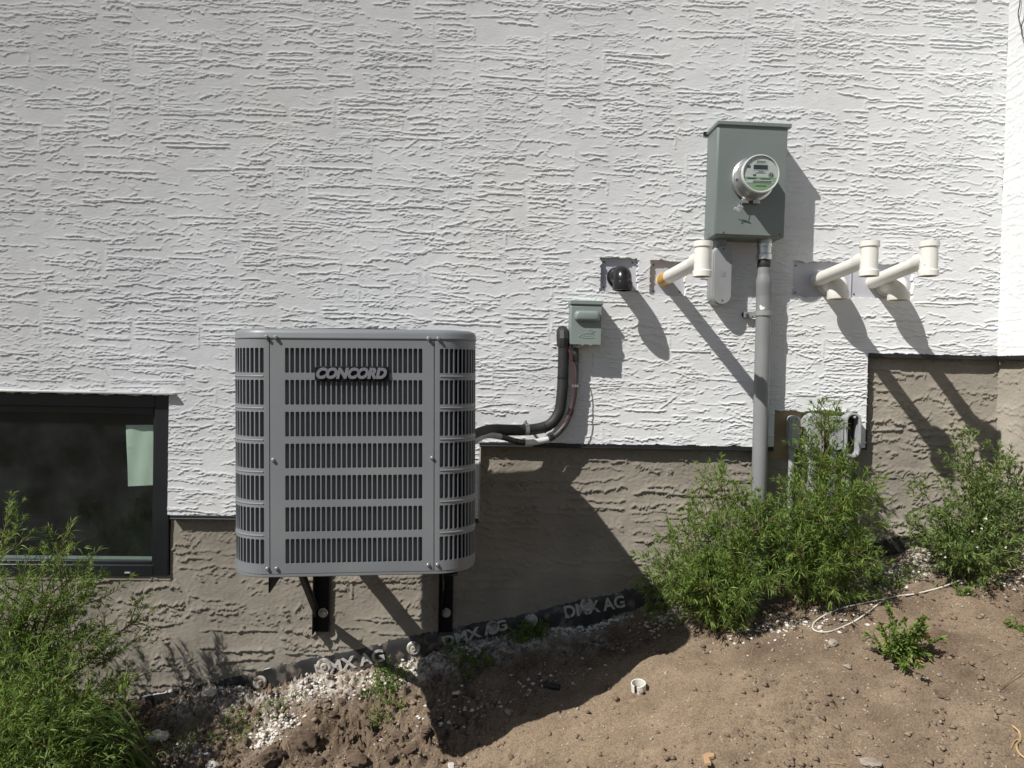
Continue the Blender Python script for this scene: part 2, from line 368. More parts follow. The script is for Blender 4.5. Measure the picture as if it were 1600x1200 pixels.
# ------------------------------------------------------------------ trowelled stucco relief
def stucco_field(wx, wz, cell, r, colw, gap, sp, ridge_h, ridge_w, jagk, torn, level, band=(0.22, 0.5), wash=0.75, loose=0.0, jogl=0.075):
    """trowel work: bands of short strokes side by side; every stroke leaves thin ridges, torn spots and a smooth lap at its ends"""
    nx = int(wx / cell) + 2; nz = int(wz / cell) + 2
    H = noise2((nz, nx), cell, 0.04, 0.6, 1.6, r) * level * 0.6
    H += noise2((nz, nx), cell, cell * 2.2, 0.03, 0.5, r, 2.0) * level * 0.24
    R = np.zeros_like(H)

    def ridge(xa, xb, z, slope, jag, h, w, arch=0.0):
        i0 = max(int(xa / cell), 0); i1 = min(int(xb / cell) + 1, nx)
        if i1 - i0 < 4: return
        x = np.arange(i0, i1) * cell; n = len(x)
        t = (x - xa) / max(xb - xa, 1e-6)
        e = z + slope * (x - (xa + xb) / 2) + jag * (noise1(n, cell, 0.010, 0.07, 0.9, r) + 0.8 * noise1(n, cell, 0.03, 0.25, 1.2, r)) + arch * np.sin(PI * t)
        for _ in range(r.poisson((xb - xa) / jogl)):
            jx = r.uniform(xa, xb); e = e + r.choice([-1, 1]) * r.uniform(1.0, 3.6) * jagk / (1 + np.exp(-(x - jx) / r.uniform(0.0012, 0.005)))
        end = np.clip(np.minimum(t, 1 - t) * (xb - xa) / 0.010, 0, 1)
        hm = h * (0.95 + 0.14 * np.clip(noise1(n, cell, 0.012, 0.12, 0.7, r), -1.6, 1.6)) * end
        lo = e.min() - 4 * w; hi = e.max() + 5 * w
        j0 = max(int(lo / cell), 0); j1 = min(int(hi / cell) + 1, nz)
        if j1 - j0 < 2: return
        d = (np.arange(j0, j1) * cell)[:, None] - e[None]
        p = np.where(d < 0, np.exp(-(d / (w * 0.62)) ** 2), np.exp(-(d / (w * 1.5)) ** 2)) * hm[None]
        sub = R[j0:j1, i0:i1]; np.maximum(sub, p, out=sub)

    def vridge(x, za, zb, jag, h, w):
        j0 = max(int(za / cell), 0); j1 = min(int(zb / cell) + 1, nz)
        if j1 - j0 < 4: return
        n = j1 - j0; e = x + jag * noise1(n, cell, 0.010, 0.07, 0.9, r); i0 = max(int((e.min() - 4 * w) / cell), 0); i1 = min(int((e.max() + 4 * w) / cell) + 1, nx)
        if i1 - i0 < 2: return
        d = (np.arange(i0, i1) * cell)[None] - e[:, None]
        p = np.exp(-(d / (w * 0.85)) ** 2) * h * (0.9 + 0.25 * np.clip(noise1(n, cell, 0.012, 0.1, 0.7, r), -1.5, 1.5))[:, None]
        sub = R[j0:j1, i0:i1]; np.maximum(sub, p, out=sub)

    z = -0.05
    while z < wz:
        bh = r.uniform(*band); x = -r.uniform(0, colw[1])
        while x < wx:
            cw = r.uniform(*colw); zz = z + r.normal(0, 0.03); ztop = zz + bh
            tilt = r.normal(0, 0.012)
            while zz < ztop:
                zz += r.uniform(*sp) * (0.6 if r.random() < 0.25 else 1.0)
                m = r.random(); xa = x + gap * r.uniform(0.2, 1.2); xb = x + cw - gap * r.uniform(0.0, 0.8)
                if r.random() < 0.5:
                    if r.random() < 0.5: xa += cw * r.uniform(0, 0.5)
                    else: xb -= cw * r.uniform(0, 0.5)
                hh = ridge_h * r.uniform(0.55, 1.2)
                if m < 0.42: ridge(xa, xb, zz, tilt + r.normal(0, 0.012), jagk * r.uniform(0.25, 0.6), hh, ridge_w * r.uniform(0.75, 1.15))
                elif m < 1 - torn: ridge(xa, xb, zz, tilt + r.normal(0, 0.04), jagk * r.uniform(0.7, 1.5), hh, ridge_w * r.uniform(0.8, 1.3), r.normal(0, 0.006))
                else:
                    hh2 = r.uniform(0.025, 0.07)
                    for _ in range(int(r.uniform(10, 26) * cw / 0.24)):
                        L = r.uniform(0.012, 0.06); cx = r.uniform(xa, xb); ridge(cx - L / 2, cx + L / 2, zz + r.uniform(0, hh2), r.normal(0, 0.30), jagk * 0.9, ridge_h * r.uniform(0.35, 0.95), ridge_w * r.uniform(0.6, 1.0))
                    zz += hh2
                if r.random() < 0.13: vridge(r.choice([xa, xb]), zz - r.uniform(0.005, 0.05), zz + r.uniform(0.0, 0.03), jagk * 0.5, ridge_h * r.uniform(0.5, 1), ridge_w)
                if r.random() < 0.06:
                    sx = r.uniform(xa, xb); ridge(sx, sx + r.uniform(0.03, 0.09), zz, r.normal(0, 0.9), jagk, ridge_h, ridge_w)
            if r.random() < 0.13: vridge(x + r.normal(0, 0.006), zz - bh * r.uniform(0.3, 0.9), zz - bh * r.uniform(0, 0.25), jagk * 0.35, ridge_h * 0.7, ridge_w)
            x += cw
        z += bh
    # later loose strokes that cross the bands
    for _ in range(int(loose * wx * wz)):
        L = r.uniform(0.03, 0.22); x = r.uniform(-0.05, wx); zz = r.uniform(0, wz)
        ridge(x, x + L, zz, r.normal(0, 0.10), jagk * r.uniform(0.6, 1.7), ridge_h * r.uniform(0.5, 1.25), ridge_w * r.uniform(0.7, 1.2), r.normal(0, 0.010))
        if r.random() < 0.22: vridge(x + r.choice([0, L]), zz - r.uniform(0.0, 0.03), zz + r.uniform(0.005, 0.03), jagk * 0.5, ridge_h * r.uniform(0.5, 0.9), ridge_w * 0.8)
    H += R
    # broad washes where a later pass pressed the ridges flatter
    w_ = noise2((nz, nx), cell, 0.10, 0.7, 1.3, r, 1.6)
    return H * (wash + (1 - wash) * np.clip(w_ + 0.7, 0, 1.5))


def grid_lines(a0, a1, f0, f1, fine, coarse):
    out = []
    if f0 > a0: out.append(np.arange(a0, f0, coarse))
    out.append(np.arange(max(f0, a0), min(f1, a1), fine))
    if f1 < a1: out.append(np.arange(f1, a1, coarse))
    out.append([a1])
    v = np.unique(np.round(np.concatenate(out), 6)); d = np.diff(v)
    return v[np.concatenate([[True], d > fine * 0.3])]


def relief_panel(name, us, vs, H, cell, u0, v0, maskf, place, back, material, parent):
    """height field over lines us (across) x vs (up); place(u, v, h) -> xyz; the open border is closed back to depth 'back'"""
    U, V = np.meshgrid(us, vs)
    fu = (U - u0) / cell; iu = np.clip(np.floor(fu).astype(int), 0, H.shape[1] - 2); fu = np.clip(fu - iu, 0, 1)
    iv = np.clip(np.round((V - v0) / cell).astype(int), 0, H.shape[0] - 1)
    hh = H[iv, iu] * (1 - fu) + H[iv, iu + 1] * fu
    nu = len(us); nv = len(vs)
    uc = 0.5 * (us[1:] + us[:-1]); vc = 0.5 * (vs[1:] + vs[:-1])
    UC, VC = np.meshgrid(uc, vc); mk = maskf(UC, VC)
    idx = np.arange(nu * nv).reshape(nv, nu)
    q = np.stack([idx[:-1, :-1], idx[:-1, 1:], idx[1:, 1:], idx[1:, :-1]], -1)[mk]
    # border edges
    mp = np.pad(mk, 1); c = mp[1:-1, 1:-1]; es = []
    for sh, a, b in ((mp[:-2, 1:-1], idx[:-1, :-1], idx[:-1, 1:]), (mp[1:-1, 2:], idx[:-1, 1:], idx[1:, 1:]),
                     (mp[2:, 1:-1], idx[1:, 1:], idx[1:, :-1]), (mp[1:-1, :-2], idx[1:, :-1], idx[:-1, :-1])):
        bm_ = c & ~sh; es.append(np.stack([a[bm_], b[bm_]], -1))
    es = np.concatenate(es)
    co = place(U.ravel(), V.ravel(), hh.ravel())
    ub, inv = np.unique(es.ravel(), return_inverse=True); e2 = inv.reshape(es.shape)
    top = place(U.ravel()[ub], V.ravel()[ub], hh.ravel()[ub]); bot = place(U.ravel()[ub], V.ravel()[ub], np.full(len(ub), -back))
    n0 = len(co); nb = len(ub)
    co = np.concatenate([co, top, bot])
    sk = np.stack([e2[:, 1] + n0, e2[:, 0] + n0, e2[:, 0] + n0 + nb, e2[:, 1] + n0 + nb], -1)
    q = np.concatenate([q, sk])
    used = np.unique(q); remap = np.zeros(len(co), np.int32); remap[used] = np.arange(len(used))
    me = fast_mesh(name, co[used], remap[q])
    return new_obj(name, me, material, parent)


# ------------------------------------------------------------------ the ground: height from a few surveyed points
ZA, ZB, ZC = 0.861, 1.1925, 1.6145                    # bottom edges of the white coat, stepping up with the slope
XW, XS1, XS2, XCORN = -1.320, 0.002, 1.709, 2.297     # window jamb, first step, second step, inside corner
YB = 0.026                                            # face of the brown coat (white coat is at y = 0)
ctrl = np.array([
    (-4.5, .03, -.20), (-3.2, .03, -.08), (-2.2, .03, .0), (-1.32, .03, .072), (-.93, .03, .112), (-.73, .03, .156), (-.51, .03, .186), (-.34, .03, .222), (-.12, .03, .272),
    (.244, .03, .372), (.61, .03, .436), (.725, .03, .478), (1.01, .03, .538), (1.44, .03, .633), (1.94, .03, .727), (2.34, .03, .772), (3.2, .03, .85),
    (.85, -.31, .425), (.36, -.64, .325), (.15, -.62, .245), (-.06, -.50, .115), (.55, -.20, .332), (.62, -.45, .40), (.1, -.3, .245), (-.15, -.28, .17), (-.5, -.3, .085), (-.9, -.3, .02),
    (-1.4, -.3, .0), (-2.0, -.4, -.06), (-3.2, -.4, -.16), (-1.0, -.8, -.10), (-.5, -.75, -.02), (0., -.95, .13), (.5, -1.0, .27), (1.0, -.6, .435), (1.5, -.4, .55), (1.5, -1.0, .40),
    (2.2, -.4, .66), (2.2, -1.0, .52), (1.0, -1.3, .24), (-2.0, -1.3, -.2), (0., -1.6, .04), (1.6, -1.7, .24), (-3.2, -1.4, -.26), (3.2, -1.2, .6), (-1., -1.7, -.12), (3.2, -2.0, .4)])
cx_, cy_, cz_ = ctrl.T


def tps_k(d2): return np.where(d2 > 1e-12, d2 * np.log(d2 + 1e-12), 0.0)


_K = tps_k((cx_[:, None] - cx_) ** 2 + (cy_[:, None] - cy_) ** 2) + np.eye(len(ctrl)) * 0.004
_P = np.stack([np.ones(len(ctrl)), cx_, cy_], 1)
_A = np.block([[_K, _P], [_P.T, np.zeros((3, 3))]])
_w = np.linalg.solve(_A, np.concatenate([cz_, np.zeros(3)]))


def base_z(x, y):
    x = np.asarray(x, float); y = np.asarray(y, float); sh = x.shape; xf = np.clip(x.ravel(), -4.5, 3.2); yf = np.clip(y.ravel(), -2.0, .3)
    z = _w[-3] + _w[-2] * xf + _w[-1] * yf
    for i in range(len(ctrl)): z = z + _w[i] * tps_k((xf - cx_[i]) ** 2 + (yf - cy_[i]) ** 2)
    far = np.clip((-y.ravel() - 1.3) / 1.6, 0, 1); far = far * far * (3 - 2 * far)
    return (z * (1 - far) + far * 0.02).reshape(sh)


GC = 0.006; GX0, GX1, GY0, GY1 = -2.5, 2.45, -1.7, 0.12
gs = (int((GY1 - GY0) / GC) + 2, int((GX1 - GX0) / GC) + 2)
g_big = noise2(gs, GC, 0.10, 0.7, 1.5, rng); g_mid = noise2(gs, GC, 0.03, 0.16, 1.2, rng); g_fine = noise2(gs, GC, 0.0125, 0.05, 0.9, rng)
gyy = GY0 + np.arange(gs[0])[:, None] * GC; gxx = GX0 + np.arange(gs[1])[None, :] * GC
rough = 0.55 + 0.9 / (1 + np.exp((gxx - 0.05) * 7)) + 0.35 * np.clip(noise2(gs, GC, 0.25, 1.2, 1.6, rng), -1, 1.5)
rough *= 1 - 0.85 * np.exp(-(((gxx - .55) / .55) ** 2 + ((gyy + .68) / .34) ** 2) ** 1.0)
rough = np.clip(rough, 0.15, 1.35)
g_cl = noise2(gs, GC, 0.015, 0.06, 0.6, rng); g_where = np.clip(noise2(gs, GC, 0.15, 0.8, 1.5, rng) + 0.2, 0, 1.6)
G_N = g_big * 0.010 + rough * (g_mid * 0.0062 + np.abs(g_fine) * 0.0034 - 0.002 + np.clip(g_mid * g_fine, 0, 3) * 0.0026) + g_where * np.clip(g_cl - 0.2, 0, 2.2) * 0.0085 * np.clip(rough, .4, 1.5)
edge = np.clip(np.minimum(np.minimum(gxx - GX0, GX1 - gxx), gyy - GY0) / 0.25, 0, 1); G_N = G_N * edge


def detail_z(x, y):
    x = np.asarray(x, float); y = np.asarray(y, float)
    ix = np.clip(((x - GX0) / GC).astype(int), 0, gs[1] - 1); iy = np.clip(((y - GY0) / GC).astype(int), 0, gs[0] - 1)
    return G_N[iy, ix]


def gz(x, y): return float(base_z(np.array([x]), np.array([y]))[0] + detail_z(np.array([x]), np.array([y]))[0])


def G(px, py, lift=0.0):                              # sight line onto the ground
    d = CAMR @ Vector(((px - 800) / F, -(py - 600) / F, -1.0)); d = d / d.y
    t = np.linspace(1.4, 3.12, 400)
    X = CAMP.x + d.x * t; Y = CAMP.y + t; Z = CAMP.z + d.z * t
    hit = np.nonzero(Z < base_z(X, Y) + detail_z(X, Y))[0]
    i = hit[0] if len(hit) else len(t) - 1
    return Vector((X[i], Y[i], float(base_z(X[i:i + 1], Y[i:i + 1])[0] + detail_z(X[i:i + 1], Y[i:i + 1])[0]) + lift))


xs = grid_lines(-60, 60, -2.3, 2.40, GC, 0.0)if False else np.concatenate([-np.geomspace(400, 2.55, 26), np.linspace(-2.5, -2.16, 12), np.arange(-2.15, 2.36, GC), np.linspace(2.38, 2.9, 10), np.geomspace(3.1, 400, 24)])
ys = np.concatenate([-np.geomspace(400, 1.75, 34), np.linspace(-1.7, -1.44, 14), np.arange(-1.43, 0.05, GC), np.array([0.07, .12, .2, .4, 1, 3, 10, 40, 400])])
xs = np.unique(np.round(xs, 5)); ys = np.unique(np.round(ys, 5))
GXg, GYg = np.meshgrid(xs, ys)
Zg = base_z(GXg, GYg) + np.where((GXg > GX0) & (GXg < GX1) & (GYg > GY0) & (GYg < GY1), detail_z(GXg, GYg), 0)
ii = np.arange(Zg.size).reshape(Zg.shape)
gme = fast_mesh('ground', np.stack([GXg.ravel(), GYg.ravel(), Zg.ravel()], -1), np.stack([ii[:-1, :-1], ii[:-1, 1:], ii[1:, 1:], ii[1:, :-1]], -1).reshape(-1, 4))
# where plaster dust was spilled, where the subsoil is redder, where the dirt is packed and pale
gxr = GXg.ravel(); gyr = GYg.ravel(); attr = gme.color_attributes.new('soil', 'FLOAT_COLOR', 'POINT')
nlook = lambda f: f[np.clip(((gyr - GY0) / GC).astype(int), 0, gs[0] - 1), np.clip(((gxr - GX0) / GC).astype(int), 0, gs[1] - 1)]
dust = np.exp(-((gyr + .05 + .02 * nlook(g_mid)) / .09) ** 2) * np.clip(.55 + .5 * nlook(g_big), 0, 1) * (gxr > -1.3) * (gxr < 2.2)
for (a, b, sa, sb, k) in ((480, 1078, .13, .05, 1.0), (420, 1140, .06, .09, .8), (300, 1165, .06, .06, .7), (720, 1015, .13, .05, .7), (620, 1060, .12, .05, .7), (1390, 900, .2, .06, .6)):
    c = G(a, b); dust += k * np.exp(-(((gxr - c.x) / sa) ** 2 + ((gyr - c.y) / sb) ** 2)) * np.clip(.8 + .5 * nlook(g_mid), 0, 1.3)
c = G(950, 1010); red = np.exp(-(((gxr - c.x) / .13) ** 2 + ((gyr - c.y) / .10) ** 2))
c = G(950, 1150); pale = np.exp(-(((gxr - c.x - .1) / .55) ** 2 + ((gyr - c.y) / .35) ** 2))
attr.data.foreach_set('color', np.stack([np.clip(dust, 0, 1), np.clip(red, 0, 1), np.clip(pale, 0, 1), np.ones_like(dust)], -1).astype(np.float32).ravel())


def ground_material():
    m = bpy.data.materials.new('soil'); m.use_nodes = True
    N = m.node_tree.nodes; L = m.node_tree.links; p = N['Principled BSDF']; p.inputs['Roughness'].default_value = 0.95
    p.inputs['Specular IOR Level'].default_value = 0.15
    if 'Diffuse Roughness' in p.inputs: p.inputs['Diffuse Roughness'].default_value = 0.9
    tc = N.new('ShaderNodeTexCoord')

    def nz(scale, detail=6, rough=.6):
        n = N.new('ShaderNodeTexNoise'); n.inputs['Scale'].default_value = scale; n.inputs['Detail'].default_value = detail; n.inputs['Roughness'].default_value = rough
        L.new(tc.outputs['Object'], n.inputs['Vector']); return n.outputs['Fac']

    def ramp(fac, stops):
        r = N.new('ShaderNodeValToRGB'); e = r.color_ramp.elements
        e[0].position, e[0].color = stops[0][0], (*stops[0][1], 1); e[1].position, e[1].color = stops[-1][0], (*stops[-1][1], 1)
        for pos, col in stops[1:-1]: k = e.new(pos); k.color = (*col, 1)
        L.new(fac, r.inputs['Fac']); return r.outputs['Color']

    def mix(fac, a, b):
        x = N.new('ShaderNodeMix'); x.data_type = 'RGBA'; L.new(fac, x.inputs[0])
        for sck, v in ((x.inputs[6], a), (x.inputs[7], b)):
            if isinstance(v, tuple): sck.default_value = (*v, 1)
            else: L.new(v, sck)
        return x.outputs[2]

    def math_(op, a, b):
        x = N.new('ShaderNodeMath'); x.operation = op
        for i, v in enumerate((a, b)):
            if isinstance(v, (int, float)): x.inputs[i].default_value = v
            else: L.new(v, x.inputs[i])
        return x.outputs[0]
    at = N.new('ShaderNodeAttribute'); at.attribute_name = 'soil'; sp = N.new('ShaderNodeSeparateColor'); L.new(at.outputs['Color'], sp.inputs[0])
    c = ramp(nz(5, 8, .65), [(.30, (.122, .088, .060)), (.5, (.205, .153, .106)), (.72, (.285, .215, .150))])
    c = mix(math_('MULTIPLY', sp.outputs['Blue'], .7), c, ramp(nz(9, 8, .6), [(.35, (.260, .192, .128)), (.65, (.355, .266, .180))]))
    c = mix(sp.outputs['Green'], c, (.12, .070, .042))
    fine = ramp(nz(170, 3, .6), [(.35, (.55, .55, .55)), (.62, (1.15, 1.15, 1.15))])
    x = N.new('ShaderNodeMix'); x.data_type = 'RGBA'; x.blend_type = 'MULTIPLY'; x.inputs[0].default_value = .75; L.new(c, x.inputs[6]); L.new(fine, x.inputs[7]); c = x.outputs[2]
    v = N.new('ShaderNodeTexVoronoi'); v.inputs['Scale'].default_value = 75; L.new(tc.outputs['Object'], v.inputs['Vector'])
    sel = math_('MULTIPLY', ramp(v.outputs['Distance'], [(.16, (1, 1, 1)), (.24, (0, 0, 0))]), ramp(nz(31, 2), [(.56, (0, 0, 0)), (.60, (1, 1, 1))]))
    c = mix(sel, c, (.42, .36, .29))
    dm = math_('MULTIPLY', sp.outputs['Red'], ramp(nz(45, 5, .7), [(.40, (0, 0, 0)), (.56, (1, 1, 1))]))
    c = mix(dm, c, (.55, .50, .44))
    L.new(c, p.inputs['Base Color'])
    b = N.new('ShaderNodeBump'); b.inputs['Strength'].default_value = .9; b.inputs['Distance'].default_value = .006
    hsum = math_('ADD', nz(85, 5, .65), math_('MULTIPLY', nz(240, 3, .6), .4)); L.new(hsum, b.inputs['Height']); L.new(b.outputs['Normal'], p.inputs['Normal'])
    return m


ground = new_obj('ground', gme, ground_material()); ground['kind'] = 'structure'

# ------------------------------------------------------------------ the house: two coats of stucco, trims, window
house = thing('house', 'white stucco house wall over rough brown stucco base, with black trim', 'house', (0, 0, 0))
PL = [(0.509, 1.857, 0.673, 2.004), (0.726, 1.846, 0.885, 1.997), (1.360, 1.857, 1.903, 2.012)]     # recessed vent plates
PLY = (1.295, 1.150, 1.668, 1.353)
WX0, WZ0, WZ1 = -2.80, 0.595, 1.368
CW = 0.0023; CWX = 0.0050
HX0, HX1, HZ0, HZ1 = -4.4, XCORN, 0.80, 3.95
Hw = stucco_field(HX1 - HX0 + 0.1, HZ1 - HZ0, CW, rng, (0.12, 0.34), 0.013, (0.008, 0.025), 0.0044, 0.0030, 0.0021, 0.20, 0.0009, band=(0.10, 0.36), wash=0.95, loose=100, jogl=0.09)
wob = noise1(4000, 0.004, 0.02, 0.2, 1.0, rng) * 0.0022


def wob_at(u): return wob[np.clip(((u + 5) / 0.004).astype(int) % 4000, 0, 3999)]


def white_mask(u, v):
    wv = wob_at(u)
    zb = np.where(u < XS1, ZA, np.where(u < XS2, ZB, ZC)) + wv
    m = v > zb
    m &= ~((u < XW) & (u > WX0) & (v > WZ0) & (v < WZ1 + wv))
    for i, (a, b, c, d) in enumerate(PL):
        m &= ~((u > a + wob_at(v * 3 + i)) & (u < c + wob_at(v * 2 + i)) & (v > b + wv) & (v < d + wv))
    a, b, c, d = PLY
    m &= ~((u > a) & (u < c) & (v < d + wv))
    return m


usl = grid_lines(HX0, HX1, -2.14, HX1, CWX, 0.03); vsl = grid_lines(ZA - 0.01, HZ1, ZA - 0.01, 3.22, CW, 0.03)
relief_panel('white_stucco', usl, vsl, Hw, CW, HX0, HZ0, white_mask, lambda u, v, h: np.stack([u, -h, v], -1), 0.045, M['white'], house)
CS = 0.0045
Hs = stucco_field(1.7, HZ1 - HZ0, CS, rng, (0.13, 0.30), 0.012, (0.010, 0.034), 0.0034, 0.0042, 0.0024, 0.22, 0.0009, band=(0.07, 0.32), wash=0.9, loose=110)
relief_panel('side_white_stucco', grid_lines(-1.6, 0.0, -0.5, 0.0, CS, 0.03), grid_lines(ZC, HZ1, ZC, 3.22, CS, 0.03), Hs, CS, -1.6, HZ0,
             lambda u, v: v > ZC + wob_at(u), lambda u, v, h: np.stack([XCORN - h, u, v], -1), 0.045, M['white'], house)

# lower edge of the brown coat, where the membrane shows
bl_px = [(0, 1130), (200, 1092), (296, 1076), (342, 1064), (380, 1055), (436, 1040), (511, 1024), (562, 1015), (625, 997), (687, 986), (797, 965), (852, 952), (954, 929), (998, 918), (1100, 893), (1250, 866), (1420, 838), (1555, 818)]
bl = [W(a, b, YB) for a, b in bl_px]; blx = np.array([-4.4] + [p.x for p in bl] + [2.4]); blz = np.array([-.05] + [p.z for p in bl] + [bl[-1].z])


def brown_low(x): return np.interp(x, blx, blz)


CB = 0.0042
BZ0, BZ1 = -0.12, ZC + 0.03
Hb = stucco_field(HX1 - HX0 + 0.1, BZ1 - BZ0, CB, rng, (0.18, 0.46), 0.024, (0.015, 0.068), 0.0082, 0.0050, 0.0038, 0.22, 0.0024, band=(0.12, 0.45), loose=34)


def brown_mask(u, v):
    zt = np.where(u < XS1, ZA, np.where(u < XS2, ZB, ZC)) + 0.018
    m = (v < zt) & (v > brown_low(u) + wob_at(u * 1.7) * 1.6)
    m &= ~((u < XW + 0.004) & (u > WX0) & (v > WZ0 - 0.004) & (v < WZ1))
    a, b, c, d = PLY
    return m & ~((u > a) & (u < c) & (v > b))


relief_panel('brown_stucco', grid_lines(HX0, XCORN + YB, -2.14, HX1 + YB, CB, 0.03), grid_lines(BZ0, BZ1, BZ0, BZ1, CB, 0.03), Hb, CB, HX0, BZ0, brown_mask,
             lambda u, v, h: np.stack([u, YB - h, v], -1), 0.014, M['brown'], house)
Hsb = stucco_field(1.7, BZ1 - 0.2, CB, rng, (0.2, 0.4), 0.022, (0.016, 0.07), 0.0054, 0.0052, 0.0040, 0.24, 0.0020, band=(0.10, 0.4), loose=40)
relief_panel('side_brown_stucco', grid_lines(-1.6, YB, -0.5, YB, CB, 0.03), grid_lines(0.2, BZ1, 0.5, BZ1, CB, 0.03), Hsb, CB, -1.6, 0.2,
             lambda u, v: v < ZC + 0.018, lambda u, v, h: np.stack([XCORN + YB - h, u, v], -1), 0.014, M['brown'], house)
# foundation and framing behind the coats
core = MB()
yc = 0.05
core.box((HX0, yc, -0.6), (WX0, 0.30, HZ1 - .003)).box((WX0, yc, -0.6), (XW + .0, 0.30, WZ0 - .003)).box((WX0, yc, WZ1 + .003), (XW, 0.30, HZ1 - .003)).box((XW, yc, -0.6), (XCORN + .05, 0.30, HZ1 - .003))
core.box((XCORN + .05, -1.6, -0.3), (XCORN + .30, 0.30, HZ1 - .003))
core.build('foundation_core', mat('concrete', (.26, .25, .235), (.20, .19, .18), 6, .9, bump=.3), house, smooth=False)
# black drip edge under each white step
for (a, b, z) in ((XW + .012, XS1, ZA), (XS1, 1.293, ZB), (XS2, XCORN - .001, ZC)):
    t = MB()
    t.box((a, -.005, z - .019), (b, .045, z - .001)).box((a, -.009, z - .0195), (b, -.005, z - .0135))
    t.build('drip_edge', M['black_trim'], house, bevel=.0015)
MB().box((XCORN - .005, -1.6, ZC - .019), (XCORN + .045, -.006, ZC - .001)).build('drip_edge', M['black_trim'], house, bevel=.0015)
t = MB(); t.box((XS1 - .0015, -.003, ZA - .006), (XS1 + .004, .045, ZB - .022)); t.build('step_trim', mat('raw_edge', (.55, .53, .49), (.42, .38, .33), 20, .85), house)
t = MB(); t.box((XS2 - .0015, -.003, ZB - .006), (XS2 + .005, .045, ZC - .02)); t.build('step_trim', M['black_trim'], house)
# end cap of orange sealant at the foot of the first step
# plywood let into the wall and metal plates behind the vents
a, b, c, d = PLY
MB().box((a - .02, .022, b - .012), (c + .01, .045, d + .02)).build('plywood_panel', M['ply'], house)
for (a, b, c, d) in PL:
    pl = MB().box((a - .012, .019, b - .012), (c + .012, .030, d + .012)).build('vent_plate', M['plate'], house)
    for sx in ([a + .02, c - .02] if c - a < .3 else [a + .02, a + .26, a + .285, c - .02]):
        for sz in (b + .018, d - .018): MB().lathe([(0, -.0035), (.0035, -.003), (.004, 0)], (sx, .0188, sz), (0, 1, 0), 8).build('screw', M['ink'], pl)
# a fold down the middle of the long plate
MB().box((1.626, .013, 1.858), (1.630, .0195, 2.010)).build('plate_seam', M['plate'], house)

# window
win = thing('window', None, None); win.parent = house
win.name = 'window'
fr = MB()
FY0, FY1 = 0.012, 0.075
fw = .062
fr.box((XW - fw, FY0, WZ0), (XW, FY1, WZ1)).box((WX0, FY0, WZ0), (WX0 + fw, FY1, WZ1))
fr.box((WX0 + fw, FY0, WZ1 - .055), (XW - fw, FY1, WZ1)).box((WX0 + fw, FY0, WZ0), (XW - fw, FY1, WZ0 + .045))
wf = fr.build('frame', M['win_frame'], win, bevel=.003)
st = MB()                                             # glazing bead, a step deeper
gx1 = XW - fw; gz0 = WZ0 + .045; gz1 = WZ1 - .055
st.box((gx1 - .016, FY0 + .02, gz0), (gx1, FY1, gz1)).box((WX0 + fw, FY0 + .02, gz0), (gx1 - .016, FY1, gz0 + .012)).box((WX0 + fw, FY0 + .02, gz1 - .03), (gx1 - .016, FY1, gz1))
st.build('glazing_bead', M['win_frame'], wf, bevel=.002)
MB().box((-1.50, FY0 - .004, WZ0 + .010), (-1.478, FY0, WZ0 + .016)).build('weep_slot', M['flash'], wf)
MB().box((WX0 + fw, .050, gz0), (gx1, .056, gz1)).build('pane', M['glass'], win, smooth=False)
MB().box((WX0 + fw, .059, gz0 + .012), (gx1 - .016, .064, gz0 + .024)).build('spacer_bar', M['flash'], win)
hf = MB()
hf.prism([(WX0 - .03, WZ1 + .012), (-1.292, WZ1 + .012), (-1.292, WZ1 + .003), (WX0 - .03, WZ1 + .003)], -.026, .03)
hf.build('head_flashing', M['flash'], win, bevel=.002)
sl = MB().box((WX0, FY0 + .01, WZ0 - .022), (XW + .006, .05, WZ0 - .001)); sl.build('sill', M['brown'], win)
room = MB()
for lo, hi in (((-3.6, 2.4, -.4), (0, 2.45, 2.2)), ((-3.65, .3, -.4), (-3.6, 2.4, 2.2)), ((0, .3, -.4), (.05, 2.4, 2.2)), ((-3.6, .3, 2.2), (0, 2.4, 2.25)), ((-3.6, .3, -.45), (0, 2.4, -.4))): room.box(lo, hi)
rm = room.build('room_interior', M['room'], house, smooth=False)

note = thing('paper_note', 'pale green paper taped inside the dark window pane', 'paper', W(219, 759, .066))
nv = []; nf = []
p00, p10, p11, p01 = W(200, 760, .066), W(241, 758, .066), W(239, 664, .066), W(197, 664, .066)
for j in range(13):
    for i in range(7):
        u, v = i / 6, j / 12
        p = (p00 * (1 - u) + p10 * u) * (1 - v) + (p01 * (1 - u) + p11 * u) * v
        nv.append(p + Vector((0, .003 * math.sin(5 * v + 3 * u) + .002 * math.sin(9 * u - 4 * v), 0)))
for j in range(12):
    for i in range(6): nf.append((j * 7 + i, j * 7 + i + 1, j * 7 + i + 8, j * 7 + i + 7))
MB().add(nv, nf).build('sheet', M['paper'], note, off=note.location)
for (a, b) in ((208, 672), (203, 699)):
    nt_ = MB(); q = W(a, b, .0635); nt_.box((q.x - .011, q.y - .0005, q.z - .005), (q.x + .011, q.y + .0005, q.z + .005))
    nt_.build('tape', mat('tape', (.70, .78, .72), (.62, .70, .65), 20, .3), note, off=note.location)

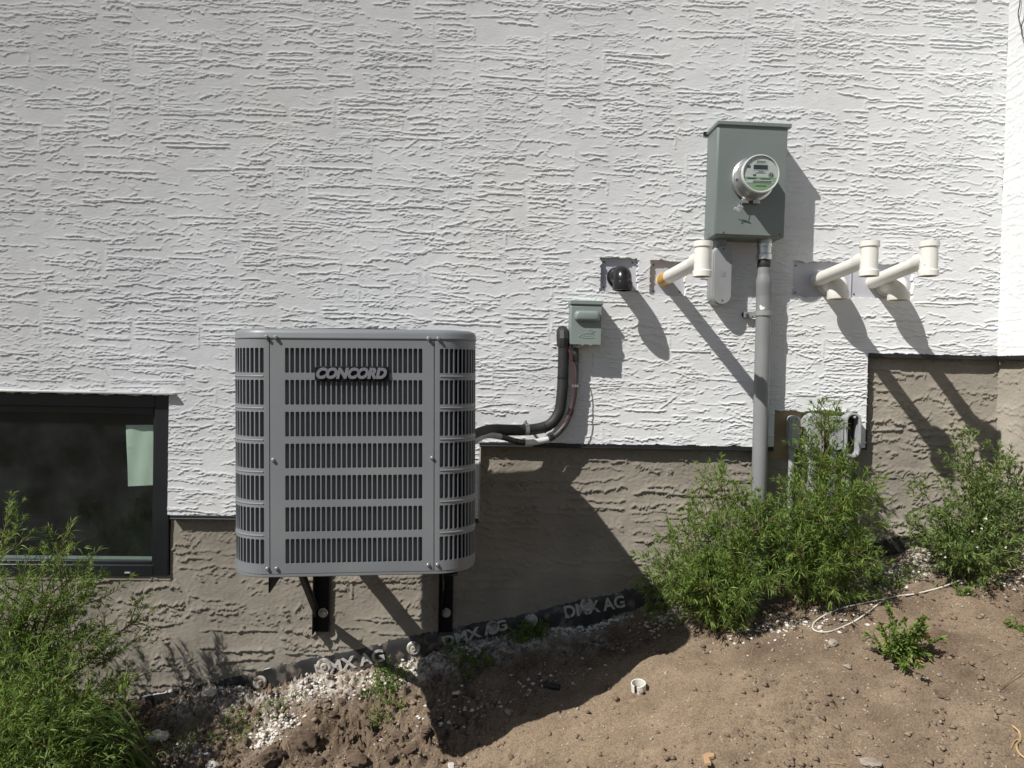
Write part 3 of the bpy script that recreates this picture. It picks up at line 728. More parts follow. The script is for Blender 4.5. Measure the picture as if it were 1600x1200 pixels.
# ------------------------------------------------------------------ black foundation membrane along the footing
mem = thing('foundation_membrane', 'black dimpled foundation membrane with white lettering along the foot of the wall', 'membrane', (0, .04, .2))
mx = np.linspace(-2.3, 2.32, 230); mv = []; mf = []
mj = noise1(len(mx), .02, .05, .5, 1.2, rng)
for i, x in enumerate(mx):
    zt = float(brown_low(np.array([x]))[0]) + .012
    for k, (dy, dz) in enumerate(((.030, .0), (.0215 + .0012 * mj[i], -.012), (.0195 + .002 * mj[(i * 3) % len(mx)], -.045), (.015 + .002 * mj[i], -.085), (.012, -.20))):
        mv.append((x, dy + .002, zt + dz))
for i in range(len(mx) - 1):
    for k in range(4): mf.append((i * 5 + k, i * 5 + k + 1, i * 5 + k + 6, i * 5 + k + 5))
MB().add(mv, mf).build('sheet', M['membrane'], mem, off=mem.location)


def mem_text(s, px, py, size, px2, py2, dy=0.013):
    a = W(px, py, dy); b = W(px2, py2, dy); c = (a + b) / 2
    me = text_mesh(s, size, .0008, 0.0, .0022, 1.0)
    w = max(v.co.x for v in me.vertices) - min(v.co.x for v in me.vertices); k = (b - a).length / w
    an = math.atan2(b.z - a.z, b.x - a.x)
    me.transform(Matrix.Translation(c - mem.location) @ Matrix.Rotation(-an, 4, 'Y') @ Matrix.Rotation(rad(90), 4, 'X') @ Matrix.Diagonal((k, 1, 1, 1)))
    new_obj('lettering', me, M['print'], mem)


mem_text('DMX AG', 493, 1049, .072, 600, 1024)
mem_text('DMX AG', 692, 1004, .062, 792, 976)
mem_text('DMX AG', 882, 958, .074, 976, 940)
plug_px = [(406, 1067, .030), (506, 1041, .034), (646, 1013, .030), (770, 981, .030), (830, 970, .030), (917, 945, .030)]
for (a, b, r_) in plug_px:
    q = W(a, b, .012)
    t = MB().lathe([(r_, .006), (r_, .001), (r_ * .86, -.004), (r_ * .62, -.0035), (r_ * .56, -.0005), (r_ * .40, -.001), (r_ * .34, -.009), (r_ * .16, -.0095), (r_ * .12, -.004), (0, -.004)], q, (0, 1, 0), 24)
    t.build('fixing_plug', M['plug'], mem, off=mem.location)

# ------------------------------------------------------------------ condenser on wall brackets
AW, AD, AR, AH = 0.731, 0.684, 0.118, 0.690           # width, depth, corner radius, height up to the cap
FL = 0.478                                            # flat front between the seams
ac = thing('condenser_unit', 'grey louvred air conditioner condenser on black brackets fixed to the wall', 'air conditioner')
_c = (W(420.5, 895.5, -.983) + W(679, 893, -.957)) / 2
ac_yaw, ac_tilt = rad(2.4), rad(-1.0)
ac.rotation_mode = 'XYZ'
ac.rotation_euler = (0, ac_tilt, ac_yaw)
_off = Matrix.Rotation(ac_yaw, 3, 'Z') @ Matrix.Rotation(ac_tilt, 3, 'Y') @ Vector((0, -AD / 2, 0))
ac.location = _c - _off
ACM = Matrix.Translation(ac.location) @ Matrix.Rotation(ac_yaw, 4, 'Z') @ Matrix.Rotation(ac_tilt, 4, 'Y')

hwid = AW / 2 - AR; arcL = AR * PI / 2; side = AD - 2 * AR


def wrap(u, d=0.0):                                   # path round the cabinet; u = 0 is the middle of the front, positive to the right; d = depth inwards
    s = 1 if u >= 0 else -1; a = abs(u)
    if a <= hwid: p, n = Vector((a, -AD / 2)), Vector((0, -1))
    elif a <= hwid + arcL:
        t = (a - hwid) / AR; n = Vector((math.sin(t), -math.cos(t))); p = Vector((hwid, -AD / 2 + AR)) + n * AR
    elif a <= hwid + arcL + side: n = Vector((1, 0)); p = Vector((AW / 2, -AD / 2 + AR + (a - hwid - arcL)))
    else:
        t = (a - hwid - arcL - side) / AR; t = min(t, PI / 2); n = Vector((math.cos(t), math.sin(t))); p = Vector((hwid, AD / 2 - AR)) + n * AR
    p = p - n * d
    return Vector((p.x * s, p.y, 0)), Vector((n.x * s, n.y, 0))


def wp(u, z, d=0.0):
    p, n = wrap(u, d); return Vector((p.x, p.y, z))


ROWS = 7; pitchz = 0.0935; slot_h = 0.0745; row0 = AH - .026 - slot_h   # top row's lower edge


def louvre_panel(name, u0, u1, s0, n, pitch, mate, parent):
    """sheet from u0 to u1 pierced by ROWS x n rounded slots that start at s0"""
    b = MB(); hw = pitch * .76; r = pitch * .20

    def quad(ua, ub, za, zb, k=1):
        for i in range(k):
            x0 = ua + (ub - ua) * i / k; x1 = ua + (ub - ua) * (i + 1) / k
            b.add([wp(x0, za), wp(x1, za), wp(x1, zb), wp(x0, zb)], [(0, 1, 2, 3)])
    s1 = s0 + n * pitch; zs = []
    kk = max(2, int(abs(u1 - u0) / .012))
    rows = [(row0 - i * pitchz, row0 - i * pitchz + slot_h) for i in range(ROWS)]
    prev = AH
    for (za, zb) in rows:
        quad(u0, u1, zb, prev, kk); prev = za
        quad(u0, s0, za, zb, max(1, int((s0 - u0) / .012))); quad(s1, u1, za, zb, max(1, int((u1 - s1) / .012)))
        for j in range(n):
            ca, cb = s0 + j * pitch, s0 + (j + 1) * pitch
            ha, hb = ca + .12 * pitch, ca + .12 * pitch + hw
            hole = rrect(ha, za + .0008, hb, zb - .0008, r, 2)
            # ring from the cell rectangle to the rounded hole
            outer = [(cb, zb)] * 3 + [(ca, zb)] * 3 + [(ca, za)] * 3 + [(cb, za)] * 3
            vo = [wp(u, z) for u, z in outer]; vi = [wp(u, z) for u, z in hole]; vd = [wp(u, z, .004) for u, z in hole]
            m_ = len(hole); fs = []
            for i in range(m_):
                i2 = (i + 1) % m_
                fs.append((i, i2, m_ + i2, m_ + i) if outer[i] != outer[i2] else (i, m_ + i2, m_ + i))
                fs.append((m_ + i, m_ + i2, 2 * m_ + i2, 2 * m_ + i))
            b.add(vo + vi + vd, fs)
    quad(u0, u1, 0, prev, kk)
    # folded edges of the sheet at the seams
    for u in (u0, u1): b.add([wp(u, 0), wp(u, AH), wp(u, AH, .006), wp(u, 0, .006)], [(0, 1, 2, 3)])
    me_o = b.build(name, mate, parent, fix=False, angle=28)
    return me_o


pf = .4206 / .50 * FL / 27
fs0 = -FL / 2 + .0425
front = louvre_panel('front_panel', -FL / 2 + .0012, FL / 2 - .0012, fs0, 27, pf, M['ac'], ac)
pc = .0152
uend = hwid + arcL + side + arcL * .9
nl = int((uend - FL / 2 - .030) / pc)
left = louvre_panel('corner_panel', -uend, -FL / 2 - .0012, -FL / 2 - .0145 - nl * pc, nl, pc, M['ac'], ac)
right = louvre_panel('corner_panel', FL / 2 + .0012, uend, FL / 2 + .0145, nl, pc, M['ac'], ac)


def slat_mesh(name, pitch):
    # blade leaning back to the right behind its slot, bent once
    t = .0009; L = pitch * 1.0; z1 = slot_h + .004
    prof = [(0, 0), (L * .12, .0060), (L * .98, .0150)]
    b = MB(); vs = []
    for z in (-.002, z1 - .002):
        for (x, y) in prof: vs.append((x, y, z))
        for (x, y) in reversed(prof): vs.append((x + t, y + t * .4 + .0004, z))
    fs = [(i, (i + 1) % 6, (i + 1) % 6 + 6, i + 6) for i in range(6)] + [(0, 5, 4, 1), (1, 4, 3, 2), (6, 7, 10, 11), (7, 8, 9, 10)]
    me = bpy.data.meshes.new(name); me.from_pydata(vs, [], fs); me.validate(); me.materials.append(M['ac']); me.update()
    return me


sm_f = slat_mesh('slat', pf); sm_c = slat_mesh('slat', pc)


def slat_mat(u, z):
    p, n = wrap(u, .0042); ang = math.atan2(n.x, -n.y)
    return Matrix.Translation(Vector((p.x, p.y, z))) @ Matrix.Rotation(ang, 4, 'Z')


def put_slat(me, par, u, z):
    o = bpy.data.objects.new('slat', me); COL.objects.link(o); o.parent = par; o.matrix_local = slat_mat(u, z)


rest = MB(); rv = [v.co.copy() for v in sm_c.vertices]; rf = [tuple(p.vertices) for p in sm_c.polygons]
restr = MB()
for i in range(ROWS):
    za = row0 - i * pitchz
    for j in range(27): put_slat(sm_f, front, fs0 + (j - .0) * pf + .10 * pf, za)
    for j in range(nl):
        ul = -FL / 2 - .0145 - (j + 1) * pc + .10 * pc; ur = FL / 2 + .0145 + j * pc + .10 * pc
        if j < 7: put_slat(sm_c, left, ul, za)
        else: rest.add([slat_mat(ul, za) @ v for v in rv], rf)
        if j < 8: put_slat(sm_c, right, ur, za)
        else: restr.add([slat_mat(ur, za) @ v for v in rv], rf)
o = rest.build('side_slats', M['ac'], left, fix=False, smooth=False); o['kind'] = 'stuff'
o = restr.build('side_slats', M['ac'], right, fix=False, smooth=False); o['kind'] = 'stuff'
for sgn, par in ((-1, left), (1, right)):             # pressed beads between the rows on the corner panels
    for i in range(1, ROWS):
        zz = row0 - i * pitchz + slot_h + (pitchz - slot_h) / 2
        us_ = [FL / 2 + .018 + k * .012 for k in range(int((uend - FL / 2 - .04) / .012))]
        MB().tube([wp(sgn * u, zz, .0022) for u in us_], .0038, 10).build('bead', M['ac'], par)


def cab_ring(inset, z, n=9, out=0.0):
    pts = []
    r = max(AR - inset, .01)
    for cx, cy, a0 in ((hwid, AD / 2 - AR, 0), (-hwid, AD / 2 - AR, PI / 2), (-hwid, -AD / 2 + AR, PI), (hwid, -AD / 2 + AR, 1.5 * PI)):
        for i in range(n): a = a0 + PI / 2 * i / (n - 1); pts.append(Vector((cx + r * math.cos(a), cy + r * math.sin(a), z)))
    return pts


def cab_solid(name, prof, mate, par, cap=True, **kw):
    b = MB(); n = 36
    for (ins, z) in prof: b.v += cab_ring(ins, z)
    for i in range(len(prof) - 1):
        for k in range(n): k2 = (k + 1) % n; b.f.append((i * n + k, i * n + k2, (i + 1) * n + k2, (i + 1) * n + k))
    if cap: b.f.append(tuple(range(n - 1, -1, -1))); b.f.append(tuple((len(prof) - 1) * n + k for k in range(n)))
    return b.build(name, mate, par, **kw)


cab_solid('coil', [(.030, .012), (.030, AH - .002)], M['coil'], ac)
cab_solid('base_pan', [(.006, -.012), (.001, -.009), (.001, .0), (.006, .0)], M['ac'], ac)
cap = cab_solid('top_cap', [(.006, AH + .0008), (-.0025, AH + .0008), (-.0032, AH + .003), (-.0022, AH + .006), (-.0012, AH + .014), (.0005, AH + .021), (.005, AH + .0265), (.014, AH + .0300), (.06, AH + .0325)], M['ac'], ac, angle=60)
t = MB()
for k in range(12): t.lathe([(.05 + k * .022 + .002, AH + .0325), (.05 + k * .022 + .002, AH + .0345), (.05 + k * .022 - .002, AH + .0345), (.05 + k * .022 - .002, AH + .0325)], (0, 0, 0), (0, 0, 1), 48, closed=True)
for k in range(8):
    a = 2 * PI * k / 8; t.tube([(.05 * math.cos(a), .05 * math.sin(a), AH + .0325), (.297 * math.cos(a), .297 * math.sin(a), AH + .0325)], .0025, 6)
t.build('fan_guard', M['bracket'], cap)
# screws: positions along the cabinet and height
bolts = [(-FL / 2 - .007, AH + .004), (-FL / 2 + .019, AH + .003), (FL / 2 - .017, AH + .003), (FL / 2 + .012, AH + .003), (-FL / 2 + .010, AH - .355), (FL / 2 - .006, AH - .352),
         (-FL / 2 - .007, .016), (-FL / 2 + .019, .016), (FL / 2 - .017, .018), (FL / 2 + .010, .018)]
for (u, z) in bolts:
    p, n = wrap(u, -.004 if z > AH else 0.0)
    t = MB().lathe([(.0062, 0), (.0062, .0012), (.0048, .0016), (.0048, .0055), (.0036, .0066), (0, .0068)], Vector((p.x, p.y, z)), n, 12)
    t.build('screw', M['dull_steel'], ac)
# badge
bz = AH - .1015; bxc = -.0012
badge = MB().prism(rrect(bxc - .107, bz - .023, bxc + .107, bz + .021, .006, 4), -AD / 2 - .007, -AD / 2 - .001).build('badge', M['badge'], ac, bevel=.0015)
me = text_mesh('CONCORD', .0445, .0018, .26, .0024, 1.0, .0005)
xs_ = [v.co.x for v in me.vertices]; ys_ = [v.co.y for v in me.vertices]
kx = .2045 / (max(xs_) - min(xs_)); ky = .0335 / (max(ys_) - min(ys_)); mxc = (max(xs_) + min(xs_)) / 2; myc = (max(ys_) + min(ys_)) / 2
me.transform(Matrix.Translation((bxc, -AD / 2 - .0088, bz + .0005)) @ Matrix.Rotation(rad(90), 4, 'X') @ Matrix.Diagonal((kx, ky, 1, 1)) @ Matrix.Translation((-mxc, -myc, 0)))
new_obj('lettering', me, M['badge_letter'], badge)

# brackets: an upright angle on the wall, an arm under the unit, a brace
for k, (lx, nm) in enumerate(((-.698, 'black steel wall bracket under the left half of the condenser'), (-.162, 'black steel wall bracket under the right half of the condenser'))):
    zb = ac.location.z - .0135 + (lx - ac.location.x) * .0175
    br = thing('wall_bracket', nm, 'bracket', (lx, YB, zb - .5), 'brackets carrying the condenser')
    o_ = br.location
    ylen = -.945; sh = .078 if k == 0 else .060       # the arms lean a little to the right as the unit does
    wl_ = .066 if k == 0 else .060
    t = MB().box((lx, YB - .0135, .357), (lx + wl_, YB - .0080, zb + .05)).box((lx, YB - .055, .357), (lx + .005, YB - .0135, zb + .0))
    t.build('upright', M['bracket'], br, off=o_, bevel=.001)
    m = Matrix(((1, -sh / .97, 0, 0), (0, 1, 0, 0), (0, 0, 1, 0), (0, 0, 0, 1)))
    t = MB().box((lx + .002, ylen, zb - .006), (lx + .046, -.03, zb - .0005), m).box((lx + .002, ylen, zb - .052), (lx + .007, -.03, zb - .006), m)
    t.build('arm', M['bracket'], br, off=o_, bevel=.001)
    A = Vector((lx + .012, -.03, .455)); B = Vector((lx + .012 + sh * .62, -.60, zb - .030))
    d = (B - A).normalized(); nrm = Vector((1, 0, 0)).cross(d).normalized()
    vs = []
    for p in (A, B):
        for sx, sn in ((0, -.018), (.006, -.018), (.006, .018), (0, .018)): vs.append(p + Vector((sx, 0, 0)) + nrm * sn)
    t = MB().add(vs, [(0, 1, 2, 3), (7, 6, 5, 4), (0, 4, 5, 1), (1, 5, 6, 2), (2, 6, 7, 3), (3, 7, 4, 0)])
    vs = []
    for p in (A, B):
        for sx, sn in ((.006, -.018), (.014, -.018), (.014, -.014), (.006, -.014)): vs.append(p + Vector((sx, 0, 0)) + nrm * sn)
    t.add(vs, [(0, 1, 2, 3), (7, 6, 5, 4), (0, 4, 5, 1), (1, 5, 6, 2), (2, 6, 7, 3), (3, 7, 4, 0)])
    t.build('brace', M['bracket'], br, off=o_)
    q = W(505 if k == 0 else 697, 957, YB - .012)
    bo = MB().lathe([(.0205, 0), (.0205, .003), (.0165, .0036), (.0120, .0038)], (q.x, YB - .0137, q.z), (0, -1, 0), 24).build('bolt', M['washer'], br, off=o_)
    MB().lathe([(.0115, .0036), (.0115, .010), (.0095, .0115), (0, .0118)], (q.x, YB - .0137, q.z), (0, -1, 0), 6).build('nut', M['washer'], bo, off=o_)

# ------------------------------------------------------------------ meter box and meter
MBX0, MBX1, MBZ0, MBZ1 = .9605, 1.2590, 2.0860, 2.5480
mb = thing('meter_box', 'tall grey green metal meter box fixed high on the white wall', 'meter box', (1.11, 0, 2.086))
mo = mb.location; mb.rotation_euler = (0, rad(.6), 0)
MB().box((MBX0, -.1325, MBZ0), (MBX1, .004, MBZ1)).build('body', M['mbox'], mb, off=mo, bevel=.003)
MB().box((MBX0 + .003, -.1400, MBZ0 + .004), (MBX1 - .003, -.1330, MBZ1 - .004)).build('cover', M['mbox'], mb, off=mo, bevel=.002)
t = MB().prism([(MBX0 - .006, MBZ1 - .006), (MBX1 + .010, MBZ1 - .006), (MBX1 + .010, MBZ1 + .010), (MBX0 - .006, MBZ1 + .010)], -.148, .004)
t.build('hood', M['mbox'], mb, off=mo, bevel=.002)
MB().box((MBX0 - .020, -.004, MBZ1 - .01), (MBX0 - .0005, -.0005, MBZ1 + .010)).build('mounting_tab', M['black_trim'], mb, off=mo)
for (a, b) in ((MBX0 + .038, MBZ0 + .012), (MBX1 - .022, MBZ0 + .012), (MBX0 + .115, MBZ0 + .055)):
    MB().lathe([(.0042, 0), (.0042, .0015), (.0030, .0022), (0, .0022)], (a, -.1398, b), (0, -1, 0), 10).build('screw', M['ink'], mb, off=mo)
t = MB().lathe([(.012, 0), (.012, .0012), (.010, .0018), (0, .0018)], (MBX0 - .0002, -.06, MBZ0 + .02), (-1, 0, 0), 18); t.build('knockout', M['mbox'], mb, off=mo)

mc = W(1177, 279.5, -.152)
mt = thing('electric_meter', 'round glass electric meter with display and green label on the meter box', 'electric meter', (mc.x, -.14, mc.z))
o_ = mt.location
MB().lathe([(.0890, .0), (.0915, .004), (.0915, .013), (.0880, .017), (.0850, .019)], (mc.x, -.1402, mc.z), (0, -1, 0), 48).build('retaining_ring', M['steel'], mt, off=o_)
MB().lathe([(.0835, .016), (.0815, .035), (.0775, .070), (.0755, .086), (.0735, .090), (.0735, .0865), (0, .0865)], (mc.x, -.1402, mc.z), (0, -1, 0), 48).build('meter_body', M['mbody'], mt, off=o_)
fy = -.2278
fc = MB().lathe([(.0715, .0), (.0715, .0010), (0, .0010)], (mc.x, fy + .0006, mc.z), (0, -1, 0), 40).build('dial_face', M['face'], mt, off=o_)
MB().lathe([(.0765, .078), (.0775, .081), (.0775, .092), (.0760, .0950), (.0730, .0955), (.0715, .0930), (.0725, .087)], (mc.x, -.1402, mc.z), (0, -1, 0), 48).build('rim', mat('clear_rim', (.62, .63, .62), (.55, .56, .55), 20, .12), mt, off=o_)
MB().lathe([(.0725, .0925), (.0650, .0938), (.045, .0948), (.02, .0954), (0, .0956)], (mc.x, -.1402, mc.z), (0, -1, 0), 40).build('glass_cover', M['dome'], mt, off=o_)
KF = .90


def on_face(name, x0, z0, x1, z1, m, dy=.0012, par=fc): return MB().box((mc.x + x0 * KF, fy - .0004 - dy * .7, mc.z + z0 * KF), (mc.x + x1 * KF, fy - .0004 - dy * .7 + .0004, mc.z + z1 * KF)).build(name, m, par, off=o_, smooth=False)


on_face('display_frame', -.036, .016, .036, .044, M['label'], .0015)
on_face('display', -.032, .0195, .032, .0395, M['lcd'], .0024)
on_face('name_strip', -.026, .046, .028, .061, M['label'], .0015)
on_face('name_strip', -.028, .002, .025, .0135, M['label'], .0015)
for i, (a, b, c, d) in enumerate(((-.018, .055, .022, .0575), (-.018, .0495, .022, .0515), (-.010, .0095, .014, .0115), (-.020, .0045, .020, .006))): on_face('print_line', a, b, c, d, M['ink'], .0024)
on_face('indicator', -.061, .026, -.046, .036, M['ink'], .0015); on_face('indicator', -.034, -.010, -.020, -.003, M['ink'], .0015)
MB().lathe([(.0115, 0), (.0115, .0012), (.008, .0012), (.008, .0025), (0, .0025)], (mc.x + .043, fy - .0004, mc.z - .003), (0, -1, 0), 20).build('port', M['lgpvc'], fc, off=o_)
for (a, b) in ((.0435, -.003), (.0525, -.003)): on_face('port_mark', a - .0022, b - .006, a + .0022, b + .006, M['ink'], .0044)
seg = [(.0665 * math.cos(a), .0665 * math.sin(a)) for a in np.linspace(PI + .20, 2 * PI - .20, 22)]
MB().prism([(mc.x + x, mc.z + z) for x, z in reversed(seg)], fy - .0012, fy - .0004).build('green_label', M['green'], fc, off=o_, smooth=False)
on_face('label_band', -.064, -.0415, .060, -.0265, M['label'], .0022)
for (a, b, c, d) in ((-.034, -.0345, .056, -.0315), (-.034, -.0395, .050, -.0372), (-.060, -.0235, -.02, -.0185), (.0, -.0235, .046, -.0200), (-.022, -.055, .026, -.0525)): on_face('print_line', a, b, c, d, M['ink'], .0032)
MB().box((mc.x - .0850, -.192, mc.z - .012), (mc.x - .0780, -.176, mc.z + .006)).build('side_mark', M['lgpvc'], mt, off=o_)
t = MB()
for s_ in (-1, 1): t.box((mc.x - .012 + s_ * .024 - .014, -.166, mc.z - .1035), (mc.x - .012 + s_ * .024 + .014, -.1405, mc.z - .0880))
t.build('ring_clamp', M['steel'], mt, off=o_, bevel=.0015)
t = MB().tube(spline([(mc.x - .040, -.166, mc.z - .1), (mc.x - .052, -.172, mc.z - .108), (mc.x - .055, -.172, mc.z - .118)], 4), .0012, 6)
t.build('seal_wire', M['steel'], mt, off=o_)
m = Matrix.Translation((mc.x - .056, -.172, mc.z - .120)) @ Matrix.Rotation(rad(25), 4, 'Y') @ Matrix.Rotation(rad(35), 4, 'X')
MB().box((-.011, -.002, -.012), (.011, .002, .003), m).build('seal_tag', mat('seal_tag', (.62, .61, .72), (.5, .5, .66), 60, .4), mt, off=o_, bevel=.001)
MB().box((-.020, -.003, -.0245), (.006, -.001, -.0125), m).build('seal_tag', M['wpetal'], mt, off=o_, bevel=.001)

# grey conduit body beside the riser
cb = thing('conduit_box', 'long grey oval conduit body hanging below the meter box', 'conduit fitting', (1.028, 0, 1.80)); o_ = cb.location
MB().prism(stadium(1.020, 1.803, 2.060, .083), -.066, .004).build('housing', M['gpvc'], cb, off=o_, bevel=.004)
lid = MB().prism(stadium(1.023, 1.806, 2.057, .077), -.0745, -.0665).build('lid', M['gpvc'], cb, off=o_, bevel=.002)
for z in (1.822, 2.041): MB().lathe([(.0040, 0), (.0040, .0012), (0, .0016)], (1.023, -.0745, z), (0, -1, 0), 10).build('screw', M['ink'], lid, off=o_)
for (x0, z0, x1, z1) in ((1.016, 1.925, 1.018, 1.945), (1.016, 1.925, 1.024, 1.927), (1.023, 1.925, 1.025, 1.945), (1.029, 1.925, 1.031, 1.945), (1.029, 1.934, 1.037, 1.936), (1.029, 1.943, 1.037, 1.945), (1.029, 1.925, 1.037, 1.927)):
    MB().box((x0, -.0753, z0), (x1, -.0743, z1)).build('moulded_mark', M['gpvc'], lid, off=o_)
MB().tube([(1.020, -.034, 2.045), (1.020, -.034, 2.0855)], .0275, 24).build('neck', mat('blue_grey_pvc', (.24, .27, .30), (.21, .24, .27), 20, .4), cb, off=o_)

# riser
rs = thing('conduit_riser', 'thick grey conduit pipe rising from the weeds to the meter box', 'conduit', (1.205, -.058, .6)); o_ = rs.location
rp = [(1.2030, -.066, 1.972), (1.2030, -.066, 1.945), (1.2045, -.064, 1.915), (1.2085, -.058, 1.865), (1.2105, -.0555, 1.82), (1.2115, -.055, 1.6), (1.2115, -.056, 1.2), (1.211, -.058, .45)]
MB().tube(spline(rp, 5), [.0255 if i < 7 else (.0255 + .0065 * min(1, (i - 6) / 5)) for i in range(len(spline(rp, 5)))], 28).build('pipe', M['riser'], rs, off=o_, angle=50)
MB().lathe([(.026, 0), (.027, .002), (.027, .032), (.026, .034)], (1.203, -.066, 1.968), (0, 0, 1), 28).build('coupling', M['rubber'], rs, off=o_)
t = MB().lathe([(.030, .0), (.033, .002), (.033, .024), (.0305, .027), (.0305, .052), (.0330, .054), (.0330, .070), (.0300, .074), (.0300, .0865)], (1.203, -.066, 2.0), (0, 0, 1), 28)
t.build('hub', M['steel'], rs, off=o_, angle=25)
t = MB().lathe([(.0335, -.010), (.0365, -.010), (.0365, .010), (.0335, .010)], (1.2113, -.055, 1.772), (0, 0, 1), 28, closed=True).box((1.139, -.024, 1.757), (1.180, -.018, 1.781)).box((1.172, -.058, 1.7625), (1.180, -.018, 1.7815))
st_ = t.build('strap', M['gpvc'], rs, off=o_)
MB().lathe([(.0075, 0), (.0075, .004), (.005, .005), (0, .005)], (1.150, -.024, 1.769), (0, -1, 0), 12).build('screw', M['ink'], st_, off=o_)
MB().lathe([(.0122, 0), (.0145, -.018), (.0, -.0181)], (1.150, -.0175, 1.769), (0, -1, 0), 12).build('spacer', M['black_trim'], st_, off=o_)


# ------------------------------------------------------------------ vents through the wall
def tee_vent(label, bx, bz_, L, tx, tz, marks, primer=False):
    v = thing('pvc_vent', label, 'vent pipe', (bx, 0, bz_), 'white tee topped vent pipes'); o_ = v.location
    A = Vector((bx, .022, bz_)); B = Vector((tx, -L, tz)); d = (B - A).normalized()
    MB().tube([A, B], .0285, 28).build('pipe', M['pvc'], v, off=o_)
    if primer: MB().tube([A + d * .008, A + d * .085], .0290, 28).build('primer_band', M['primer'], v, off=o_)
    c = B
    MB().lathe([(.0300, -.060), (.0345, -.058), (.0355, -.050), (.0355, .012), (.0, .012)], c - d * .012, d, 28).build('socket', M['pvc'], v, off=o_)
    m = M['pvc_mark'] if marks else M['pvc']
    hd = MB().lathe([(.0310, -.0665), (.0362, -.0660), (.0365, -.046), (.0350, -.0435), (.0322, -.0425), (.0322, .0425), (.0350, .0435), (.0365, .046), (.0362, .0660), (.0310, .0665), (.0305, .060), (.0295, -.060)], c, (0, 0, 1), 32, closed=True)
    tee = hd.build('tee', m, v, off=o_, angle=30)
    MB().lathe([(0, -.058), (.0300, -.0575), (.0300, -.052), (0, -.052)], c, (0, 0, 1), 20).build('bore_shade_disc', M['hollow_shade'], tee, off=o_)  # black disc across the bore, painted shade of the open tee
    return v


q = W(1098, 405, -.42); tee_vent('white tee topped vent pipe with orange primer, left of the grey conduit', .788, 1.914, .42, q.x, q.z, False, True)
q = W(1358, 404.5, -.42); tee_vent('clean white tee topped vent pipe next to the grey conduit riser, right side', 1.473, 1.931, .42, q.x, q.z, False)
q = W(1451, 404.5, -.41); tee_vent('white tee topped vent pipe nearest the wall corner, its tee scuffed', 1.727, 1.929, .41, q.x, q.z, True)


def elbow_vent(name, label, x, z, out, r, m, group=None):
    v = thing(name, label, 'vent pipe', (x, .01, z), group); o_ = v.location
    R_ = r * .95
    path = [(x, .022, z), (x, -(out - R_ - r), z)] + [(x, -(out - R_ - r) - R_ * math.sin(a), z - R_ + R_ * math.cos(a)) for a in np.linspace(.15, PI / 2, 9)] + [(x, -(out - r), z - R_ - .012)]
    MB().tube(path, r, 28, caps=False).build('bend', m, v, off=o_, angle=50)
    e = (x, -(out - r), z - R_ - .012)
    hub = MB().lathe([(r * 1.0, .010), (r * 1.10, .008), (r * 1.12, -.022), (r * 1.08, -.026), (r * .92, -.026), (r * .92, -.005)], e, (0, 0, 1), 28); hub.f = hub.f[:-2]
    h = hub.build('hub', m, v, off=o_)
    MB().lathe([(r * .95, -.002), (0, -.002)], e, (0, 0, 1), 20).build('bore_shade_disc', M['hollow_shade'], h, off=o_)  # shade of the elbow's mouth, put in as a black disc
    MB().lathe([(r * 1.02, 0), (r * 1.18, .001), (r * 1.18, .006), (r * 1.02, .008)], (x, .0188, z), (0, -1, 0), 28).build('collar', m, v, off=o_)


elbow_vent('elbow_vent', 'glossy black pipe elbow turned down in front of a small metal plate', .584, 1.921, .160, .0375, M['abs'])
elbow_vent('elbow_vent', 'short cream pipe elbow turned down, left one on the long metal plate', 1.522, 1.915, .125, .040, M['pvc'], 'short cream elbows on the long plate')
elbow_vent('elbow_vent', 'short cream pipe elbow turned down, right one on the long metal plate', 1.788, 1.917, .125, .040, M['pvc'], 'short cream elbows on the long plate')

# ------------------------------------------------------------------ disconnect box
dx0, dx1, dz0, dz1 = .3745, .5070, 1.6225, 1.8000
db = thing('disconnect_box', 'small grey green electrical disconnect box with raised handle on the white wall', 'disconnect box', (.44, 0, 1.62)); o_ = db.location
MB().box((dx0, -.0735, dz0), (dx1, .004, dz1)).build('body', M['dbox'], db, off=o_, bevel=.003)
MB().box((dx0 + .001, -.0790, dz0 - .003), (dx1 - .001, -.0740, dz1 - .018)).build('cover', M['dbox'], db, off=o_, bevel=.002)
MB().prism([(dx0 - .003, dz1 - .010), (dx1 + .005, dz1 - .010), (dx1 + .005, dz1 + .007), (dx0 - .003, dz1 + .007)], -.083, .004).build('lid_lip', M['dbox'], db, off=o_, bevel=.002)
hc = ((dx0 + dx1) / 2 + .003, dz0 + .118); hv = MB(); n_ = 24
rings = []
for (ins, y) in ((0, -.0785), (.001, -.088), (.003, -.094), (.007, -.0985), (.012, -.1005)):
    rings.append([(hc[0] + (x - hc[0]), y, z) for x, z in rrect(hc[0] - .054 + ins, hc[1] - .023 + ins, hc[0] + .054 - ins, hc[1] + .023 - ins, min(.016 - ins * .4, (.046 - 2 * ins) / 2 - .001), 5)])
vs = [v for r_ in rings for v in r_]; m_ = len(rings[0]); fs = [(i * m_ + k, i * m_ + (k + 1) % m_, (i + 1) * m_ + (k + 1) % m_, (i + 1) * m_ + k) for i in range(4) for k in range(m_)] + [tuple(4 * m_ + k for k in range(m_))]
MB().add(vs, fs).build('handle', M['dbox'], db, off=o_, angle=60)
cx, cz = (dx0 + dx1) / 2 + .009, dz0 + .036
lg = [(-.040, -.004), (-.024, .005), (-.006, .009), (.016, .008), (.024, .0085), (.022, -.001), (.026, -.008), (.018, -.0105), (-.014, -.0105), (-.040, -.004)]
MB().tube(spline([(cx + a, -.0795, cz + b) for a, b in lg], 5), .0011, 6).build('embossed_mark', M['dbox'], db, off=o_)
cv = [(.008, .008), (.002, .018), (.008, .026), (.014, .024), (.016, .018), (.030, .019), (.022, .014), (.010, .011)]
